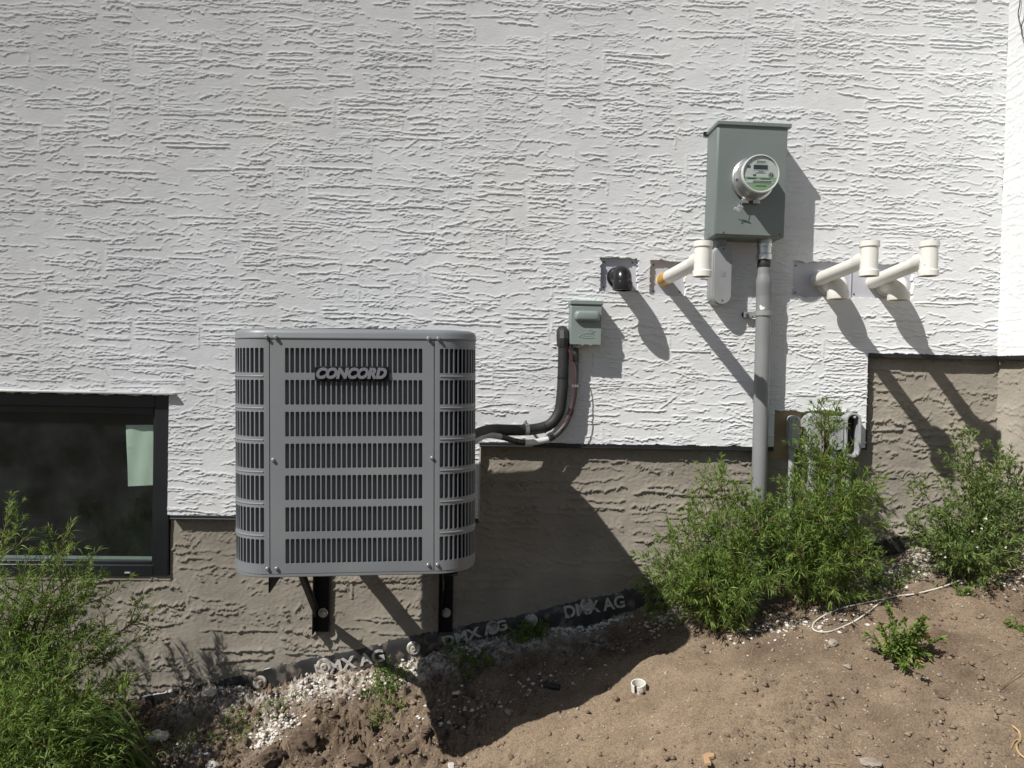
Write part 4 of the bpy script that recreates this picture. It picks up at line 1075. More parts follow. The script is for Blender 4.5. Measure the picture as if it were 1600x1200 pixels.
MB().tube(spline([(cx + a, -.0795, cz + b) for a, b in cv], 5), .0011, 6).build('embossed_mark', M['dbox'], db, off=o_)
wv_ = [(-.024, -.004), (-.018, .002), (-.014, -.003), (-.009, .003), (-.006, -.006), (-.002, .001), (.004, -.003), (.010, .001), (.017, -.002)]
MB().tube(spline([(cx + a, -.0795, cz + b) for a, b in wv_], 4), .0009, 5).build('embossed_mark', M['dbox'], db, off=o_)
for a in (.42, .455): MB().box((a, -.0805, dz0 - .005), (a + .012, -.0785, dz0 + .001)).build('latch_lug', M['dbox'], db, off=o_)

# ------------------------------------------------------------------ refrigerant line, whip, wire
ln = thing('refrigerant_line', 'thick black insulated refrigerant line curving from the condenser up the wall', 'pipe', (.33, -.05, 1.2)); o_ = ln.location
lp = [W(705, 700, -.42), W(745, 679, -.26), W(768, 672, -.17), W(800, 672, -.10), W(832, 671, -.055), (W(858, 664, -.040)), W(873, 645, -.036), W(878, 615, -.036), W(880, 575, -.036), W(880.5, 540, -.038)]
MB().tube(spline(lp, 8), .0235, 22).build('insulation', M['rubber'], ln, off=o_, angle=60)
q = W(880, 531, -.035)
t = MB().tube([(q.x - .001, -.037, q.z - .030), (q.x - .001, -.040, q.z + .004), (q.x - .001, -.034, q.z + .024), (q.x - .001, -.010, q.z + .036), (q.x - .001, .004, q.z + .036)], [.026, .029, .029, .027, .026], 10)
t.build('wall_cap', M['rubber'], ln, off=o_, angle=20)
for (a, b, Y, dr) in ((778, 672, -.145, (1, .45, .05)), (850, 668, -.045, (1, .2, .25)), (879, 590, -.036, (0, 0, 1))):
    q = W(a, b, Y); MB().lathe([(.0240, -.0025), (.0252, -.002), (.0252, .002), (.0240, .0025)], q, dr, 20, closed=True).build('tie', M['black_trim'], ln, off=o_)
wh = thing('electrical_whip', 'thin grey flexible conduit running under the black line to the disconnect box', 'conduit', (.39, -.05, 1.2)); o_ = wh.location
wp_ = [W(705, 705, -.44), W(743, 688, -.30), W(760, 680, -.22), W(785, 683, -.16), W(812, 691, -.105), W(840, 690, -.075), W(865, 682, -.055), W(884, 662, -.045), W(894, 635, -.040), W(899, 600, -.036), W(900, 565, -.036), (W(900, 539, -.036))]
sp_ = spline(wp_, 8)
MB().tube(sp_, .0122, 16).build('conduit', M['whip'], wh, off=o_, angle=60)
MB().tube(sp_[6:24], .0128, 16).build('sleeve', M['sleeve'], wh, off=o_, angle=60)
MB().tube(sp_[34:46], .0130, 16).build('sleeve', mat('white_sleeve', (.66, .66, .66), (.58, .58, .58), 20, .45), wh, off=o_, angle=60)
for (i0, i1) in ((30, 35), (46, 49), (60, 64), (80, 84)): MB().tube(sp_[i0:i1], .0138, 16).build('tape_wrap', M['abs'], wh, off=o_)
e = sp_[-1]; MB().lathe([(.016, -.012), (.0185, -.010), (.0185, .0), (.015, .002), (.015, .012)], e, (0, 0, 1), 14).build('connector', M['dull_steel'], wh, off=o_, angle=25)
cl = W(893, 603, -.03); t = MB().box((cl.x - .026, -.012, cl.z - .008), (cl.x - .006, .001, cl.z + .006)).box((cl.x + .022, -.012, cl.z - .006), (cl.x + .040, .001, cl.z + .006)).lathe([(.0134, -.006), (.0150, -.006), (.0150, .006), (.0134, .006)], W(898.8, 603, -.036), (0, 0, 1), 18, closed=True)
t.build('clamp', M['dull_steel'], wh, off=o_)
rw = thing('red_wire', 'thin red wire looping beside the grey flexible conduit', 'wire', W(895, 640, -.05)); o_ = rw.location
rpth = spline([W(887, 543, -.045), W(892, 556, -.06), W(896.5, 575, -.068), W(897, 600, -.070), W(896, 620, -.072), W(893, 640, -.072), W(886, 655, -.070), W(874, 668, -.068)], 6)
MB().tube(rpth, .0021, 8).build('wire', M['redwire'], rw, off=o_)
ps = thing('pipe_strap', 'galvanised strap holding the black refrigerant line to the wall', 'strap', W(822, 672, -.08)); o_ = ps.location
q = W(821.5, 671, -.068); MB().lathe([(.0245, -.009), (.0262, -.009), (.0262, .009), (.0245, .009)], q, (1, .35, 0), 24, closed=True).build('band', M['steel'], ps, off=o_)
t = MB().box((q.x - .006, -.075, q.z + .026), (q.x + .006, .0, q.z + .031)).tube([(q.x + .0, -.072, q.z + .024), (q.x, -.072, q.z + .040)], .0035, 8); t.build('bolt', M['dull_steel'], ps, off=o_)

# ------------------------------------------------------------------ four small conduit bodies on the plywood
def small_body(label, px0, px1, py0, py1, Y, openb=False, pr=.013):
    a = W(px0, py1, Y); b = W(px1, py0, Y); cx = (a.x + b.x) / 2; w = b.x - a.x; z0, z1 = a.z, b.z
    v = thing('conduit_box', label, 'conduit fitting', (cx, Y, z0), 'small conduit bodies on the plywood'); o_ = v.location
    if openb:
        n = 10
        MB().ring_prism(stadium(cx, z0, z1, w, n), stadium(cx, z0 + .010, z1 - .010, w - .020, n), Y, .020).build('housing', M['lgpvc'], v, off=o_, bevel=.0015)
        MB().prism(stadium(cx, z0 + .006, z1 - .006, w - .014, n), .008, .019).build('shade_back', M['hollow_shade'], v, off=o_)  # back coloured near-black for the shade inside the open housing
        MB().lathe([(.006, 0), (.006, .02), (.003, .022), (0, .022)], (cx + .006, Y + .022, z1 - .020), (0, -1, 0), 10).build('screw_boss', M['lgpvc'], v, off=o_)
    else:
        MB().prism(stadium(cx - .004, z0, z1, w), Y + .008, .021).build('housing', M['lgpvc'], v, off=o_, bevel=.003)
        l = MB().prism(stadium(cx, z0 + .002, z1 - .002, w - .006), Y, Y + .0075).build('lid', M['lgpvc'], v, off=o_, bevel=.0015)
        for z in (z0 + w * .35, z1 - w * .35): MB().lathe([(.0034, 0), (.0034, .001), (0, .0013)], (cx, Y, z), (0, -1, 0), 8).build('screw', M['ink'], l, off=o_)
    gzz = gz(cx, Y + .03) - .06
    MB().lathe([(pr * 1.25, -.025), (pr * 1.25, .012)], (cx - .004, Y + .03, z0), (0, 0, 1), 16).build('socket', M['lgpvc'], v, off=o_)
    MB().tube([(cx - .004, Y + .03, z0 - .02), (cx - .004, Y + .03, gzz)], pr, 14).build('pipe', M['lgpvc'], v, off=o_)


small_body('small grey conduit body on plywood, first from the grey riser', 1236, 1252, 650, 702, -.032)
small_body('larger grey conduit body on plywood, second from the grey riser', 1262, 1290, 646, 716, -.045, pr=.016)
small_body('small grey conduit body on plywood, third from the grey riser', 1299, 1320, 650, 704, -.032)
small_body('open grey conduit body missing its lid, at the right end of the plywood', 1320, 1347, 645, 715, -.040, True)

# thin wire dangling on the return wall
wr = thing('thin_wire', 'thin dark wire hanging in a loop on the side wall at the top corner', 'wire', (2.28, -.08, 3.0)); o_ = wr.location
def WX(px, py, X):
    d = CAMR @ Vector(((px - 800) / F, -(py - 600) / F, -1.0)); return CAMP + d * ((X - CAMP.x) / d.x)
pts = [WX(1595.5, -60, 2.284), WX(1594, 0, 2.283), WX(1591, 20, 2.284), WX(1593, 34, 2.284), WX(1596, 42, 2.283), WX(1596.5, 53, 2.283), WX(1600, 60, 2.282), WX(1606, 58, 2.282), WX(1610, 30, 2.282), WX(1612, -30, 2.283)]
MB().tube(spline(pts, 6), .0022, 6).build('wire', M['wire'], wr, off=o_)
MB().tube(spline([WX(1596, 42, 2.282), WX(1598, 34, 2.282), WX(1600, 28, 2.282), WX(1604, -20, 2.284)], 5), .0018, 6).build('strand', M['wire'], wr, off=o_)

# ------------------------------------------------------------------ plants
def tri_leaf(P, D, Lg, Wd, droop, r):
    """arrays of leaves: base P, direction D, length, half width -> 2-segment folded blades"""
    n = len(P); D = D / np.linalg.norm(D, axis=1)[:, None]
    ref = r.normal(0, 1, (n, 3)); sd_ = np.cross(D, ref); sd_ /= np.linalg.norm(sd_, axis=1)[:, None] + 1e-9
    # leaf faces mostly up: take side vector horizontal-ish with jitter
    up = np.array([0, 0, 1.0]) + r.normal(0, .45, (n, 3)); s2 = np.cross(D, up); s2 /= np.linalg.norm(s2, axis=1)[:, None] + 1e-9
    nrm = np.cross(s2, D)
    m = P + D * (Lg * .45)[:, None] + nrm * (Lg * .05)[:, None]
    tip = P + D * Lg[:, None] - np.array([0, 0, 1.0]) * (Lg * droop)[:, None]
    a = m + s2 * Wd[:, None] + nrm * (Wd * .35)[:, None]; b = m - s2 * Wd[:, None] + nrm * (Wd * .35)[:, None]
    co = np.stack([P, a, m, b, tip], 1).reshape(-1, 3); k = np.arange(n)[:, None] * 5
    tr = np.concatenate([k + np.array([[0, 2, 1]]), k + np.array([[0, 3, 2]]), k + np.array([[1, 2, 4]]), k + np.array([[2, 3, 4]])])
    return co, tr


class Plant:
    def __init__(s, seed): s.r = np.random.default_rng(seed); s.P = []; s.D = []; s.L = []; s.W = []; s.st = MB()

    def leaves_on(s, path, t0, step, llen, lw, ang=55, tuft=True):
        r = s.r; P = np.array([tuple(p) for p in path]); seg = np.linalg.norm(np.diff(P, axis=0), axis=1); cum = np.concatenate([[0], np.cumsum(seg)]); tot = cum[-1]
        if tot < .004: return
        n = max(3, int(tot * (1 - t0) / step)); ts = np.sort(r.uniform(t0, 1, n)) * tot
        pts = np.stack([np.interp(ts, cum, P[:, i]) for i in range(3)], 1)
        T = np.stack([np.interp(ts, cum, np.gradient(P[:, i], cum + np.arange(len(cum)) * 1e-9)) for i in range(3)], 1); T /= np.linalg.norm(T, axis=1)[:, None] + 1e-9
        fr = ts / tot; an = np.radians(ang * (1.05 - .55 * fr ** 3) + r.normal(0, 12, n)); az = np.arange(n) * 2.4 + r.normal(0, .5, n)
        u = np.cross(T, np.array([.31, .52, .2])); u /= np.linalg.norm(u, axis=1)[:, None]; v = np.cross(T, u)
        D = T * np.cos(an)[:, None] + (u * np.cos(az)[:, None] + v * np.sin(az)[:, None]) * np.sin(an)[:, None]
        s.P.append(pts); s.D.append(D); s.L.append(llen * r.uniform(.55, 1.2, n) * (1.05 - .45 * fr)); s.W.append(lw * r.uniform(.7, 1.3, n))
        if tuft:
            k = 9; az = r.uniform(0, 2 * PI, k); an = np.radians(r.uniform(5, 55, k)); Tt = T[-1]; ut = u[-1]; vt = v[-1]
            D = Tt * np.cos(an)[:, None] + (ut * np.cos(az)[:, None] + vt * np.sin(az)[:, None]) * np.sin(an)[:, None]
            s.P.append(np.repeat(P[-1:], k, 0)); s.D.append(D); s.L.append(llen * r.uniform(.4, .8, k)); s.W.append(lw * r.uniform(.6, 1.0, k))

    def shoot(s, a, b, sag=.0, n=7, wig=.012):
        a = Vector(a); b = Vector(b); mid = a * .5 + b * .5 + Vector((0, 0, sag)); out = []
        w1, w2 = s.r.normal(0, wig, 3), s.r.normal(0, wig, 3)
        for i in range(n):
            t = i / (n - 1); p = a * (1 - t) ** 2 + mid * 2 * t * (1 - t) + b * t * t
            k = math.sin(PI * t); out.append(p + Vector(w1) * k + Vector(w2) * math.sin(2 * PI * t) * .6)
        return out

    def bush(s, base, tips, step=.0066, llen=.060, lw=.0022, nb=9, blen=.16, r0=.004, sub=True, fwd=0.0):
        r = s.r
        for tp in tips:
            path = s.shoot(base + Vector((*r.normal(0, .02, 2), 0)), tp, sag=.02 + .10 * (Vector(tp) - base).length * (1 if abs(tp[0] - base.x) > .15 else 0), n=9)
            L = (Vector(tp) - base).length
            s.st.tube(path, [r0 * (1 - .75 * i / 8) for i in range(9)], 5)
            s.leaves_on(path, .25, step * 1.15, llen, lw)
            for k in range(max(2, int(nb * L / .5))):
                t = r.uniform(.12, .95); i = t * 8; i0 = min(int(i), 7); p = path[i0].lerp(path[i0 + 1], i - i0)
                T = (path[i0 + 1] - path[i0]).normalized(); d = Vector(r.normal(0, 1, 3)); d = (d - T * d.dot(T)).normalized()
                if p.y > -.10 and d.y > 0: d.y *= -1
                e = p + (T * .62 + d * .75 + Vector((0, -fwd, .22))).normalized() * (blen * (1.1 - .75 * t) * r.uniform(.55, 1.25) * (.5 + L))
                e.y = min(e.y, -.03)
                bp = s.shoot(p, e, sag=-.012, n=5, wig=.006); s.st.tube(bp, [r0 * .45, r0 * .4, r0 * .33, r0 * .28, r0 * .2], 4, caps=False)
                s.leaves_on(bp, .12, step, llen * .92, lw)
                if sub:
                    for q_ in range(2):
                        i1 = r.integers(1, 4); d2 = Vector(r.normal(0, 1, 3)); e2 = bp[i1] + ((e - p).normalized() * .6 + d2.normalized() * .7).normalized() * (blen * .35 * r.uniform(.5, 1.2)); e2.y = min(e2.y, -.025)
                        s.leaves_on(s.shoot(bp[i1], e2, 0, 4, .003), .1, step, llen * .8, lw)

    def done(s, name, label, cat, loc, leafm=None, stemm=None, droop=.10, group=None, foliage='foliage'):
        root = thing(name, label, cat, loc, group); o_ = root.location
        if s.st.v: s.st.build('stems', stemm or M['stem'], root, off=o_, fix=False)['kind'] = 'stuff'
        P, D, L, Wd = (np.concatenate(x) for x in (s.P, s.D, s.L, s.W))
        co, tr = tri_leaf(P, D, L, Wd, droop, s.r)
        new_obj(foliage, fast_mesh(foliage, co - np.array(o_), tris=tr, smooth=False), leafm or M['leaf'], root)['kind'] = 'stuff'
        return root


# tall weed in front of the small conduit bodies
b = Vector((1.37, -.22, gz(1.37, -.22) - .01)); p = Plant(11)
tips = [W(1283, 632, -.19), W(1276, 690, -.18), W(1298, 712, -.20), W(1226, 752, -.16), W(1338, 735, -.22), W(1378, 752, -.20), W(1212, 800, -.22), W(1250, 770, -.30), W(1330, 770, -.32), W(1375, 820, -.32), W(1290, 760, -.36), W(1350, 850, -.40), W(1245, 850, -.40), W(1300, 870, -.42), W(1215, 830, -.30), W(1390, 880, -.32)]
p.bush(b, tips, nb=18, blen=.20); p.done('weed', 'tallest green weed, standing in front of the small conduit bodies', 'weed', b)
# its neighbour left of the riser
b = Vector((.98, -.24, gz(.98, -.24) - .01)); p = Plant(12)
tips = [W(1126, 732, -.16), W(1098, 760, -.16), W(1160, 775, -.20), W(1075, 800, -.18), W(1140, 810, -.26), W(1185, 790, -.30), W(1050, 835, -.16), W(1020, 865, -.16), W(1008, 905, -.20), W(1100, 860, -.30), W(1170, 860, -.36), W(1192, 778, -.2), W(1205, 815, -.28), W(1085, 830, -.28), W(1045, 910, -.28), W(1110, 915, -.38), W(1160, 930, -.42), W(1205, 900, -.40)]
p.bush(b, tips, nb=18, blen=.20); p.done('weed', 'broad green weed spreading at the foot of the thick grey riser', 'weed', b)
# leafy weed in the corner
b = Vector((2.02, -.24, gz(2.02, -.24) - .01)); p = Plant(13)
tips = [W(1503, 688, -.12), W(1462, 735, -.14), W(1432, 762, -.16), W(1540, 715, -.12), W(1564, 700, -.12), W(1585, 755, -.16), W(1480, 790, -.24), W(1530, 790, -.26), W(1420, 815, -.2), W(1600, 800, -.22), W(1450, 850, -.3), W(1510, 860, -.36), W(1560, 860, -.34), W(1600, 860, -.36), W(1625, 790, -.28)]
p.bush(b, tips, nb=18, blen=.19, llen=.046, lw=.0028)
p.done('weed', 'pale green weed with tiny white flowers in the corner of the walls', 'weed', b, leafm=M['leaf2'], stemm=M['gstem'])
fl = MB(); r_ = np.random.default_rng(5)
wroot = bpy.context.scene.objects['weed.002']
for k in range(8):
    q = W(r_.uniform(1470, 1595), r_.uniform(790, 870), -.30 - r_.uniform(0, .08)); s_ = r_.uniform(.0035, .007)
    for j in range(4):
        a = j * PI / 2 + r_.uniform(0, .5); fl.add([q, q + Vector((math.cos(a) * s_ - .3 * s_, -.002, math.sin(a) * s_)), q + Vector((math.cos(a + .5) * s_ * 1.3, -.004, math.sin(a + .5) * s_ * 1.3)), q + Vector((math.cos(a + 1.1) * s_, -.002, math.sin(a + 1.1) * s_))], [(0, 1, 2, 3)])
fl.build('flowers', M['wpetal'], wroot, off=wroot.location, fix=False, smooth=False)['kind'] = 'stuff'
# big weed at the left, below the window
b = Vector((-1.80, -.42, gz(-1.80, -.42) - .01)); p = Plant(14)
tips = [W(15, 800, -.45), W(105, 828, -.36), W(122, 880, -.34), W(45, 870, -.50), W(150, 915, -.34), W(215, 968, -.26), W(80, 945, -.48), W(175, 1005, -.34), W(-60, 860, -.4), W(-20, 930, -.55), W(120, 1000, -.50), W(45, 1000, -.62), W(190, 1060, -.42), W(-80, 980, -.5), W(235, 1050, -.24), W(95, 1075, -.62), W(160, 1110, -.56), W(20, 1080, -.70), W(-60, 1090, -.6)]
p.bush(b, tips, nb=13, blen=.22, llen=.062, lw=.0022, r0=.0055, fwd=.1); p.done('weed', 'big dark green weed at the left edge in front of the window', 'weed', b)
b = Vector((-1.62, -.72, gz(-1.62, -.72) - .01)); p = Plant(15)
tips = [W(60, 1060, -.70), W(110, 1050, -.62), W(20, 1110, -.80), W(150, 1120, -.64), W(75, 1140, -.84), W(-20, 1130, -.8), W(185, 1150, -.62), W(120, 1175, -.80), W(40, 1190, -.9), W(-30, 1200, -.85), W(205, 1105, -.5), W(90, 1100, -.75)]
p.bush(b, tips, nb=18, blen=.26, llen=.062, lw=.0023, fwd=.1); p.done('weed', 'low bushy weed in the bottom left corner, below the big weed', 'weed', b)


def tuft(label, px, py, n, spread, ln_, seed, cat='weed', leafm=None, lw=.0022, flat=.5, name='weed', llen=.03):
    c = G(px, py); p = Plant(seed); r = p.r
    for k in range(n):
        a = r.uniform(0, 2 * PI); d = spread * math.sqrt(r.uniform(0, 1)); x = c.x + math.cos(a) * d; y = min(c.y + math.sin(a) * d * .8, -.02)
        q = Vector((x, y, gz(x, y) - .004)); e = q + Vector((r.normal(0, flat), r.normal(0, flat) - .15, 1)).normalized() * ln_ * r.uniform(.4, 1.2); e.z = max(e.z, gz(e.x, e.y) + .006)
        path = p.shoot(q, e, .01, 5, .004); p.st.tube(path, [.0014, .0012, .001, .0009, .0006], 4, caps=False); p.leaves_on(path, .1, .0045, llen, lw, 60)
    return p.done(name, label, cat, c, leafm=leafm, stemm=M['gstem'])


tuft('bright low weed clump in the sun below the left bracket', 598, 1075, 60, .085, .065, 21, llen=.024, lw=.0026)
tuft('small weed patch below the bright clump, half in shadow', 600, 1118, 30, .075, .045, 22, llen=.022)
tuft('dark low weed in the shade beside the membrane fixings', 828, 992, 42, .085, .07, 23, llen=.030)
tuft('sparse dark weed in the shade under the right bracket', 738, 1040, 34, .10, .06, 24, llen=.028)
tuft('small pale sprig of weed at the foot of the right bracket', 705, 1012, 10, .04, .06, 25, llen=.03, leafm=M['leaf2'])
tuft('thin green weed trailing over the bare soil at lower left', 365, 1140, 26, .10, .05, 26, llen=.022, leafm=M['leaf2'])
tuft('yellow green weed straggling over white foam crumbs', 450, 1105, 16, .09, .045, 27, llen=.024, leafm=M['leaf2'])
tuft('thin weed beside the white foam lump at lower left', 290, 1165, 18, .06, .045, 28, llen=.024, leafm=M['leaf2'])
tuft('little green sprout on bare soil below the corner weed', 1503, 932, 8, .025, .05, 29, llen=.032, lw=.004)
tuft('little green sprout at the right edge of the bare soil', 1592, 980, 7, .03, .035, 30, llen=.045, lw=.003, flat=1.2)
tuft('ragged low greenery between the two right weeds, on pale rubble', 1400, 905, 40, .10, .06, 31, llen=.026, leafm=M['leaf2'])
tuft('sprawling low greenery at the left foot of the broad weed', 1045, 935, 40, .12, .05, 32, llen=.032, lw=.0026)

# lone plant with dried leaves and a red scrap
c = G(1412, 1035); p = Plant(33); r = p.r
for k in range(34):
    q = c + Vector((r.normal(0, .02), r.normal(0, .02), 0)); e = q + Vector((r.normal(-.01, .045), r.normal(-.03, .05), r.uniform(.03, .19)))
    path = p.shoot(q, e, .015, 5, .005); p.st.tube(path, .0013, 4, caps=False); p.leaves_on(path, .15, .0055, .042, .0050, 60)
lone = p.done('lone_plant', 'lone leafy plant with dry tan leaves growing in the open soil', 'weed', c, stemm=M['gstem'])
dl = Plant(34); dl.P.append(np.array([tuple(W(1408 + 4 * k, 1040 + 8 * k, c.y - .01)) for k in range(6)])); dl.P[0][:, 2] = [gz(x, y) + .012 for x, y, z in dl.P[0]]
dl.D.append(np.array([(-.1, -.6, .05), (.3, -.8, .0), (-.2, -.8, .1), (.1, -1, .0), (.3, -.7, .1), (.2, -.9, 0.)])); dl.L.append(np.array([.05, .05, .06, .07, .05, .04])); dl.W.append(np.array([.008, .009, .009, .011, .008, .007]))
co, tr = tri_leaf(dl.P[0], dl.D[0], dl.L[0], dl.W[0], .05, dl.r); new_obj('dry_leaves', fast_mesh('dry_leaves', co - np.array(lone.location), tris=tr, smooth=False), M['dry'], lone)
q = G(1448, 1003, .02); t = MB(); r = np.random.default_rng(3)
for k in range(9):
    a = r.uniform(0, 2 * PI); e = Vector((math.cos(a), math.sin(a) * .6, r.uniform(-.2, .7))) * .012; s2 = Vector((-math.sin(a), math.cos(a), .2)) * .004
    t.add([q, q + e * .6 + s2, q + e, q + e * .6 - s2], [(0, 1, 2, 3)])
t.tube([q - Vector((.012, 0, .018)), q], .0012, 4)
t.build('red_blossom', M['flower'], lone, off=lone.location, fix=False, smooth=False)

# grass clump with long arching blades, lower left
gc = G(222, 1212); gr = thing('grass_clump', 'clump of long arching grass blades at the lower left', 'grass clump', gc); r = np.random.default_rng(41); t = MB()
blades = [W(88, 1112, -0.84), W(112, 1098, -0.84), W(140, 1092, -0.82), W(70, 1150, -0.92), W(100, 1165, -0.92), W(60, 1185, -0.92), W(150, 1120, -0.82), W(160, 1150, -0.84), W(130, 1180, -0.88), W(175, 1165, -0.82), W(250, 1150, -0.72), W(30, 1160, -0.94)]
for k in range(40):
    e = blades[k] if k < len(blades) else blades[r.integers(0, len(blades))] + Vector((r.normal(0, .05), r.normal(0, .05), r.normal(-.02, .05)))
    b0 = gc + Vector((r.normal(0, .035), r.normal(0, .02), -.01)); mid = b0 * .45 + e * .55 + Vector((.03, 0, .07 + .08 * r.random())); n = 9; w = r.uniform(.0028, .0052)
    pts = [b0 * (1 - s_) ** 2 + mid * 2 * s_ * (1 - s_) + e * s_ ** 2 for s_ in np.linspace(0, 1, n)]; vs = []
    tw = r.uniform(-.6, .6)
    for i, q in enumerate(pts):
        T = (pts[min(i + 1, n - 1)] - pts[max(i - 1, 0)]).normalized(); sv = T.cross(Vector((tw, -.6, .8))).normalized(); nv_ = sv.cross(T); ww = w * (1 - (i / (n - 1)) ** 2.2) + .0003
        vs += [q + sv * ww, q - nv_ * ww * .3, q - sv * ww]
    t.add(vs, [f for i in range(n - 1) for f in ((i * 3, i * 3 + 1, i * 3 + 4, i * 3 + 3), (i * 3 + 1, i * 3 + 2, i * 3 + 5, i * 3 + 4))])
t.build('blades', M['grass'], gr, off=gc, fix=False)


# ------------------------------------------------------------------ lumps and litter on the ground
def lump_mesh(name, rx, ry, rz, seed, rough_=.25, sub=4):
    import bmesh
    bm = bmesh.new(); bmesh.ops.create_icosphere(bm, subdivisions=sub, radius=1.0); r = np.random.default_rng(seed)
    ks = r.normal(0, 1, (26, 3)) * np.linspace(1.2, 13, 26)[:, None]; ph = r.uniform(0, 6.3, 26); am = 1 / np.linspace(1.0, 6.0, 26)
    cut = r.normal(0, 1, (7, 3)); cut /= np.linalg.norm(cut, axis=1)[:, None]; cd_ = r.uniform(.72, .98, 7)
    for v in bm.verts:
        d = np.array(v.co); k = 1 + rough_ * float((am * np.sin(ks @ d + ph)).sum()) * .45; q = d * k
        for n_, c_ in zip(cut, cd_):
            e = q @ n_ - c_
            if e > 0: q = q - n_ * e * .85
        v.co = (q[0] * rx, q[1] * ry, q[2] * rz)
    me = bpy.data.meshes.new(name); bm.to_mesh(me); bm.free()
    me.polygons.foreach_set('use_smooth', [True] * len(me.polygons)); me.set_sharp_from_angle(angle=rad(50)); return me


lumps = [('dirt_clod', 'large brown dirt clod, biggest of the lumps at lower left', 'dirt clod', 472, 1165, .052, .05, .052, 'clod'),
         ('dirt_clod', 'brown dirt clod left of the largest clod, at the bottom edge', 'dirt clod', 422, 1185, .055, .045, .035, 'clod'),
         ('dirt_clod', 'crumbly brown clod at the bottom edge right of the largest clod', 'dirt clod', 560, 1185, .040, .036, .025, 'clod'),
         ('dirt_clod', 'small brown clod just below the bright weed clump', 'dirt clod', 622, 1150, .030, .028, .02, 'clod'),
         ('dirt_clod', 'dark clod in the shade below the bright weed clump', 'dirt clod', 664, 1140, .028, .026, .020, 'clod'),
         ('foam_lump', 'white broken foam lump among the weeds at lower left', 'foam lump', 243, 1152, .042, .035, .032, 'foam'),
         ('foam_lump', 'torn white foam flap at the lower end of the brown stucco', 'foam lump', 328, 1080, .045, .025, .018, 'foam'),
         ('foam_lump', 'white foam scrap at the bottom edge left of the clods', 'foam lump', 330, 1195, .022, .02, .016, 'foam'),
         ('stone', 'pale grey stone beside the loop of white cord', 'stone', 1302, 1002, .022, .018, .014, 'stone'),
         ('stone', 'grey stone lying in the shade left of the black tube', 'stone', 795, 1110, .016, .014, .011, 'stone'),
         ('foam_lump', 'flat white foam scrap in the shade under the right bracket', 'foam lump', 716, 1078, .030, .012, .008, 'foam'),
         ('foam_lump', 'white foam scrap at the bottom edge on the shadow line', 'foam lump', 705, 1193, .028, .012, .008, 'foam'),
         ('stone', 'tan stone half sunk in soil at the bottom edge, lower right', 'stone', 1360, 1190, .030, .024, .012, 'stone'),
         ('stone', 'tan flat stone in the soil left of the lone plant', 'stone', 1325, 1038, .018, .014, .007, 'stone'),
         ('dirt_clod', 'grey brown clod on the bank right of the lone plant', 'dirt clod', 1470, 1082, .022, .018, .012, 'clod')]
for i, (nm, lb, ct, a, b_, rx, ry, rz, mm) in enumerate(lumps):
    q = G(a, b_ + 6); me = lump_mesh(nm, rx, ry, rz, 100 + i, .30 if mm != 'stone' else .18); me.materials.append(M[mm])
    o = bpy.data.objects.new(nm, me); COL.objects.link(o); o.location = q + Vector((0, 0, rz * .45)); o.rotation_euler = (0, 0, i * 1.3); tag(o, lb, ct)


r = np.random.default_rng(77)
clod_px = [(520, 1120), (545, 1150), (590, 1160), (610, 1190), (640, 1175), (500, 1195), (385, 1160), (400, 1120), (535, 1100), (575, 1135), (690, 1150), (675, 1105), (735, 1090), (720, 1130), (650, 1090), (350, 1185)]
ORD = 'first second third fourth fifth sixth seventh eighth ninth tenth eleventh twelfth thirteenth fourteenth fifteenth last'.split()
for i, (a, b_) in enumerate(sorted(clod_px)):
    q = G(a, b_); k = r.uniform(.010, .022); me = lump_mesh('dirt_clod', k * r.uniform(.9, 1.3), k, k * .75, 300 + i, .32, 3); me.materials.append(M['clod'])
    o = bpy.data.objects.new('dirt_clod', me); COL.objects.link(o); o.location = q + Vector((0, 0, k * .3)); o.rotation_euler = (r.uniform(-.4, .4), r.uniform(-.4, .4), r.uniform(0, 6))
    tag(o, ORD[i] + ' from the left of the small brown clods in rough soil below the condenser', 'dirt clod', 'small loose clods below the condenser')


def scatter(name, label, cat, n, sampler, smin, smax, material, seed, flat=.75, power=2.5, sm=True):
    r = np.random.default_rng(seed); x, y = sampler(r, n)
    base = np.array([(1, 0, 0), (-1, 0, 0), (0, 1, 0), (0, -1, 0), (0, 0, 1), (0, 0, -1)], float); tri = np.array([(0, 2, 4), (2, 1, 4), (1, 3, 4), (3, 0, 4), (2, 0, 5), (1, 2, 5), (3, 1, 5), (0, 3, 5)])
    x = np.clip(x, -2.15, 2.3); y = np.clip(y, -1.42, .0); z = base_z(x, y) + detail_z(x, y); s = smin + (smax - smin) * r.random(n) ** power
    v = base[None] * r.uniform(.75, 1.2, (n, 6, 1)) + r.normal(0, .16, (n, 6, 3)); a = r.uniform(0, 2 * PI, n); ca, sa = np.cos(a)[:, None], np.sin(a)[:, None]
    vx = v[..., 0] * ca - v[..., 1] * sa; vy = v[..., 0] * sa + v[..., 1] * ca; vz = v[..., 2] * flat
    co = np.stack([vx * s[:, None] + x[:, None], vy * s[:, None] + y[:, None], vz * s[:, None] + z[:, None] + (s * .25)[:, None]], -1).reshape(-1, 3)
    tr = (np.arange(n)[:, None, None] * 6 + tri[None]).reshape(-1, 3)
    o = new_obj(name, fast_mesh(name, co, tris=tr, smooth=sm), material); tag(o, label, cat, kind='stuff'); return o


def soil_s(r, n):
    x = r.uniform(-2.1, 2.25, n * 3); y = -1.4 * r.random(n * 3); w = rough[np.clip(((y - GY0) / GC).astype(int), 0, gs[0] - 1), np.clip(((x - GX0) / GC).astype(int), 0, gs[1] - 1)]
    k = np.nonzero(r.random(n * 3) < w / 2.0)[0][:n]; return x[k] if len(k) == n else np.resize(x[k], n), y[k] if len(k) == n else np.resize(y[k], n)


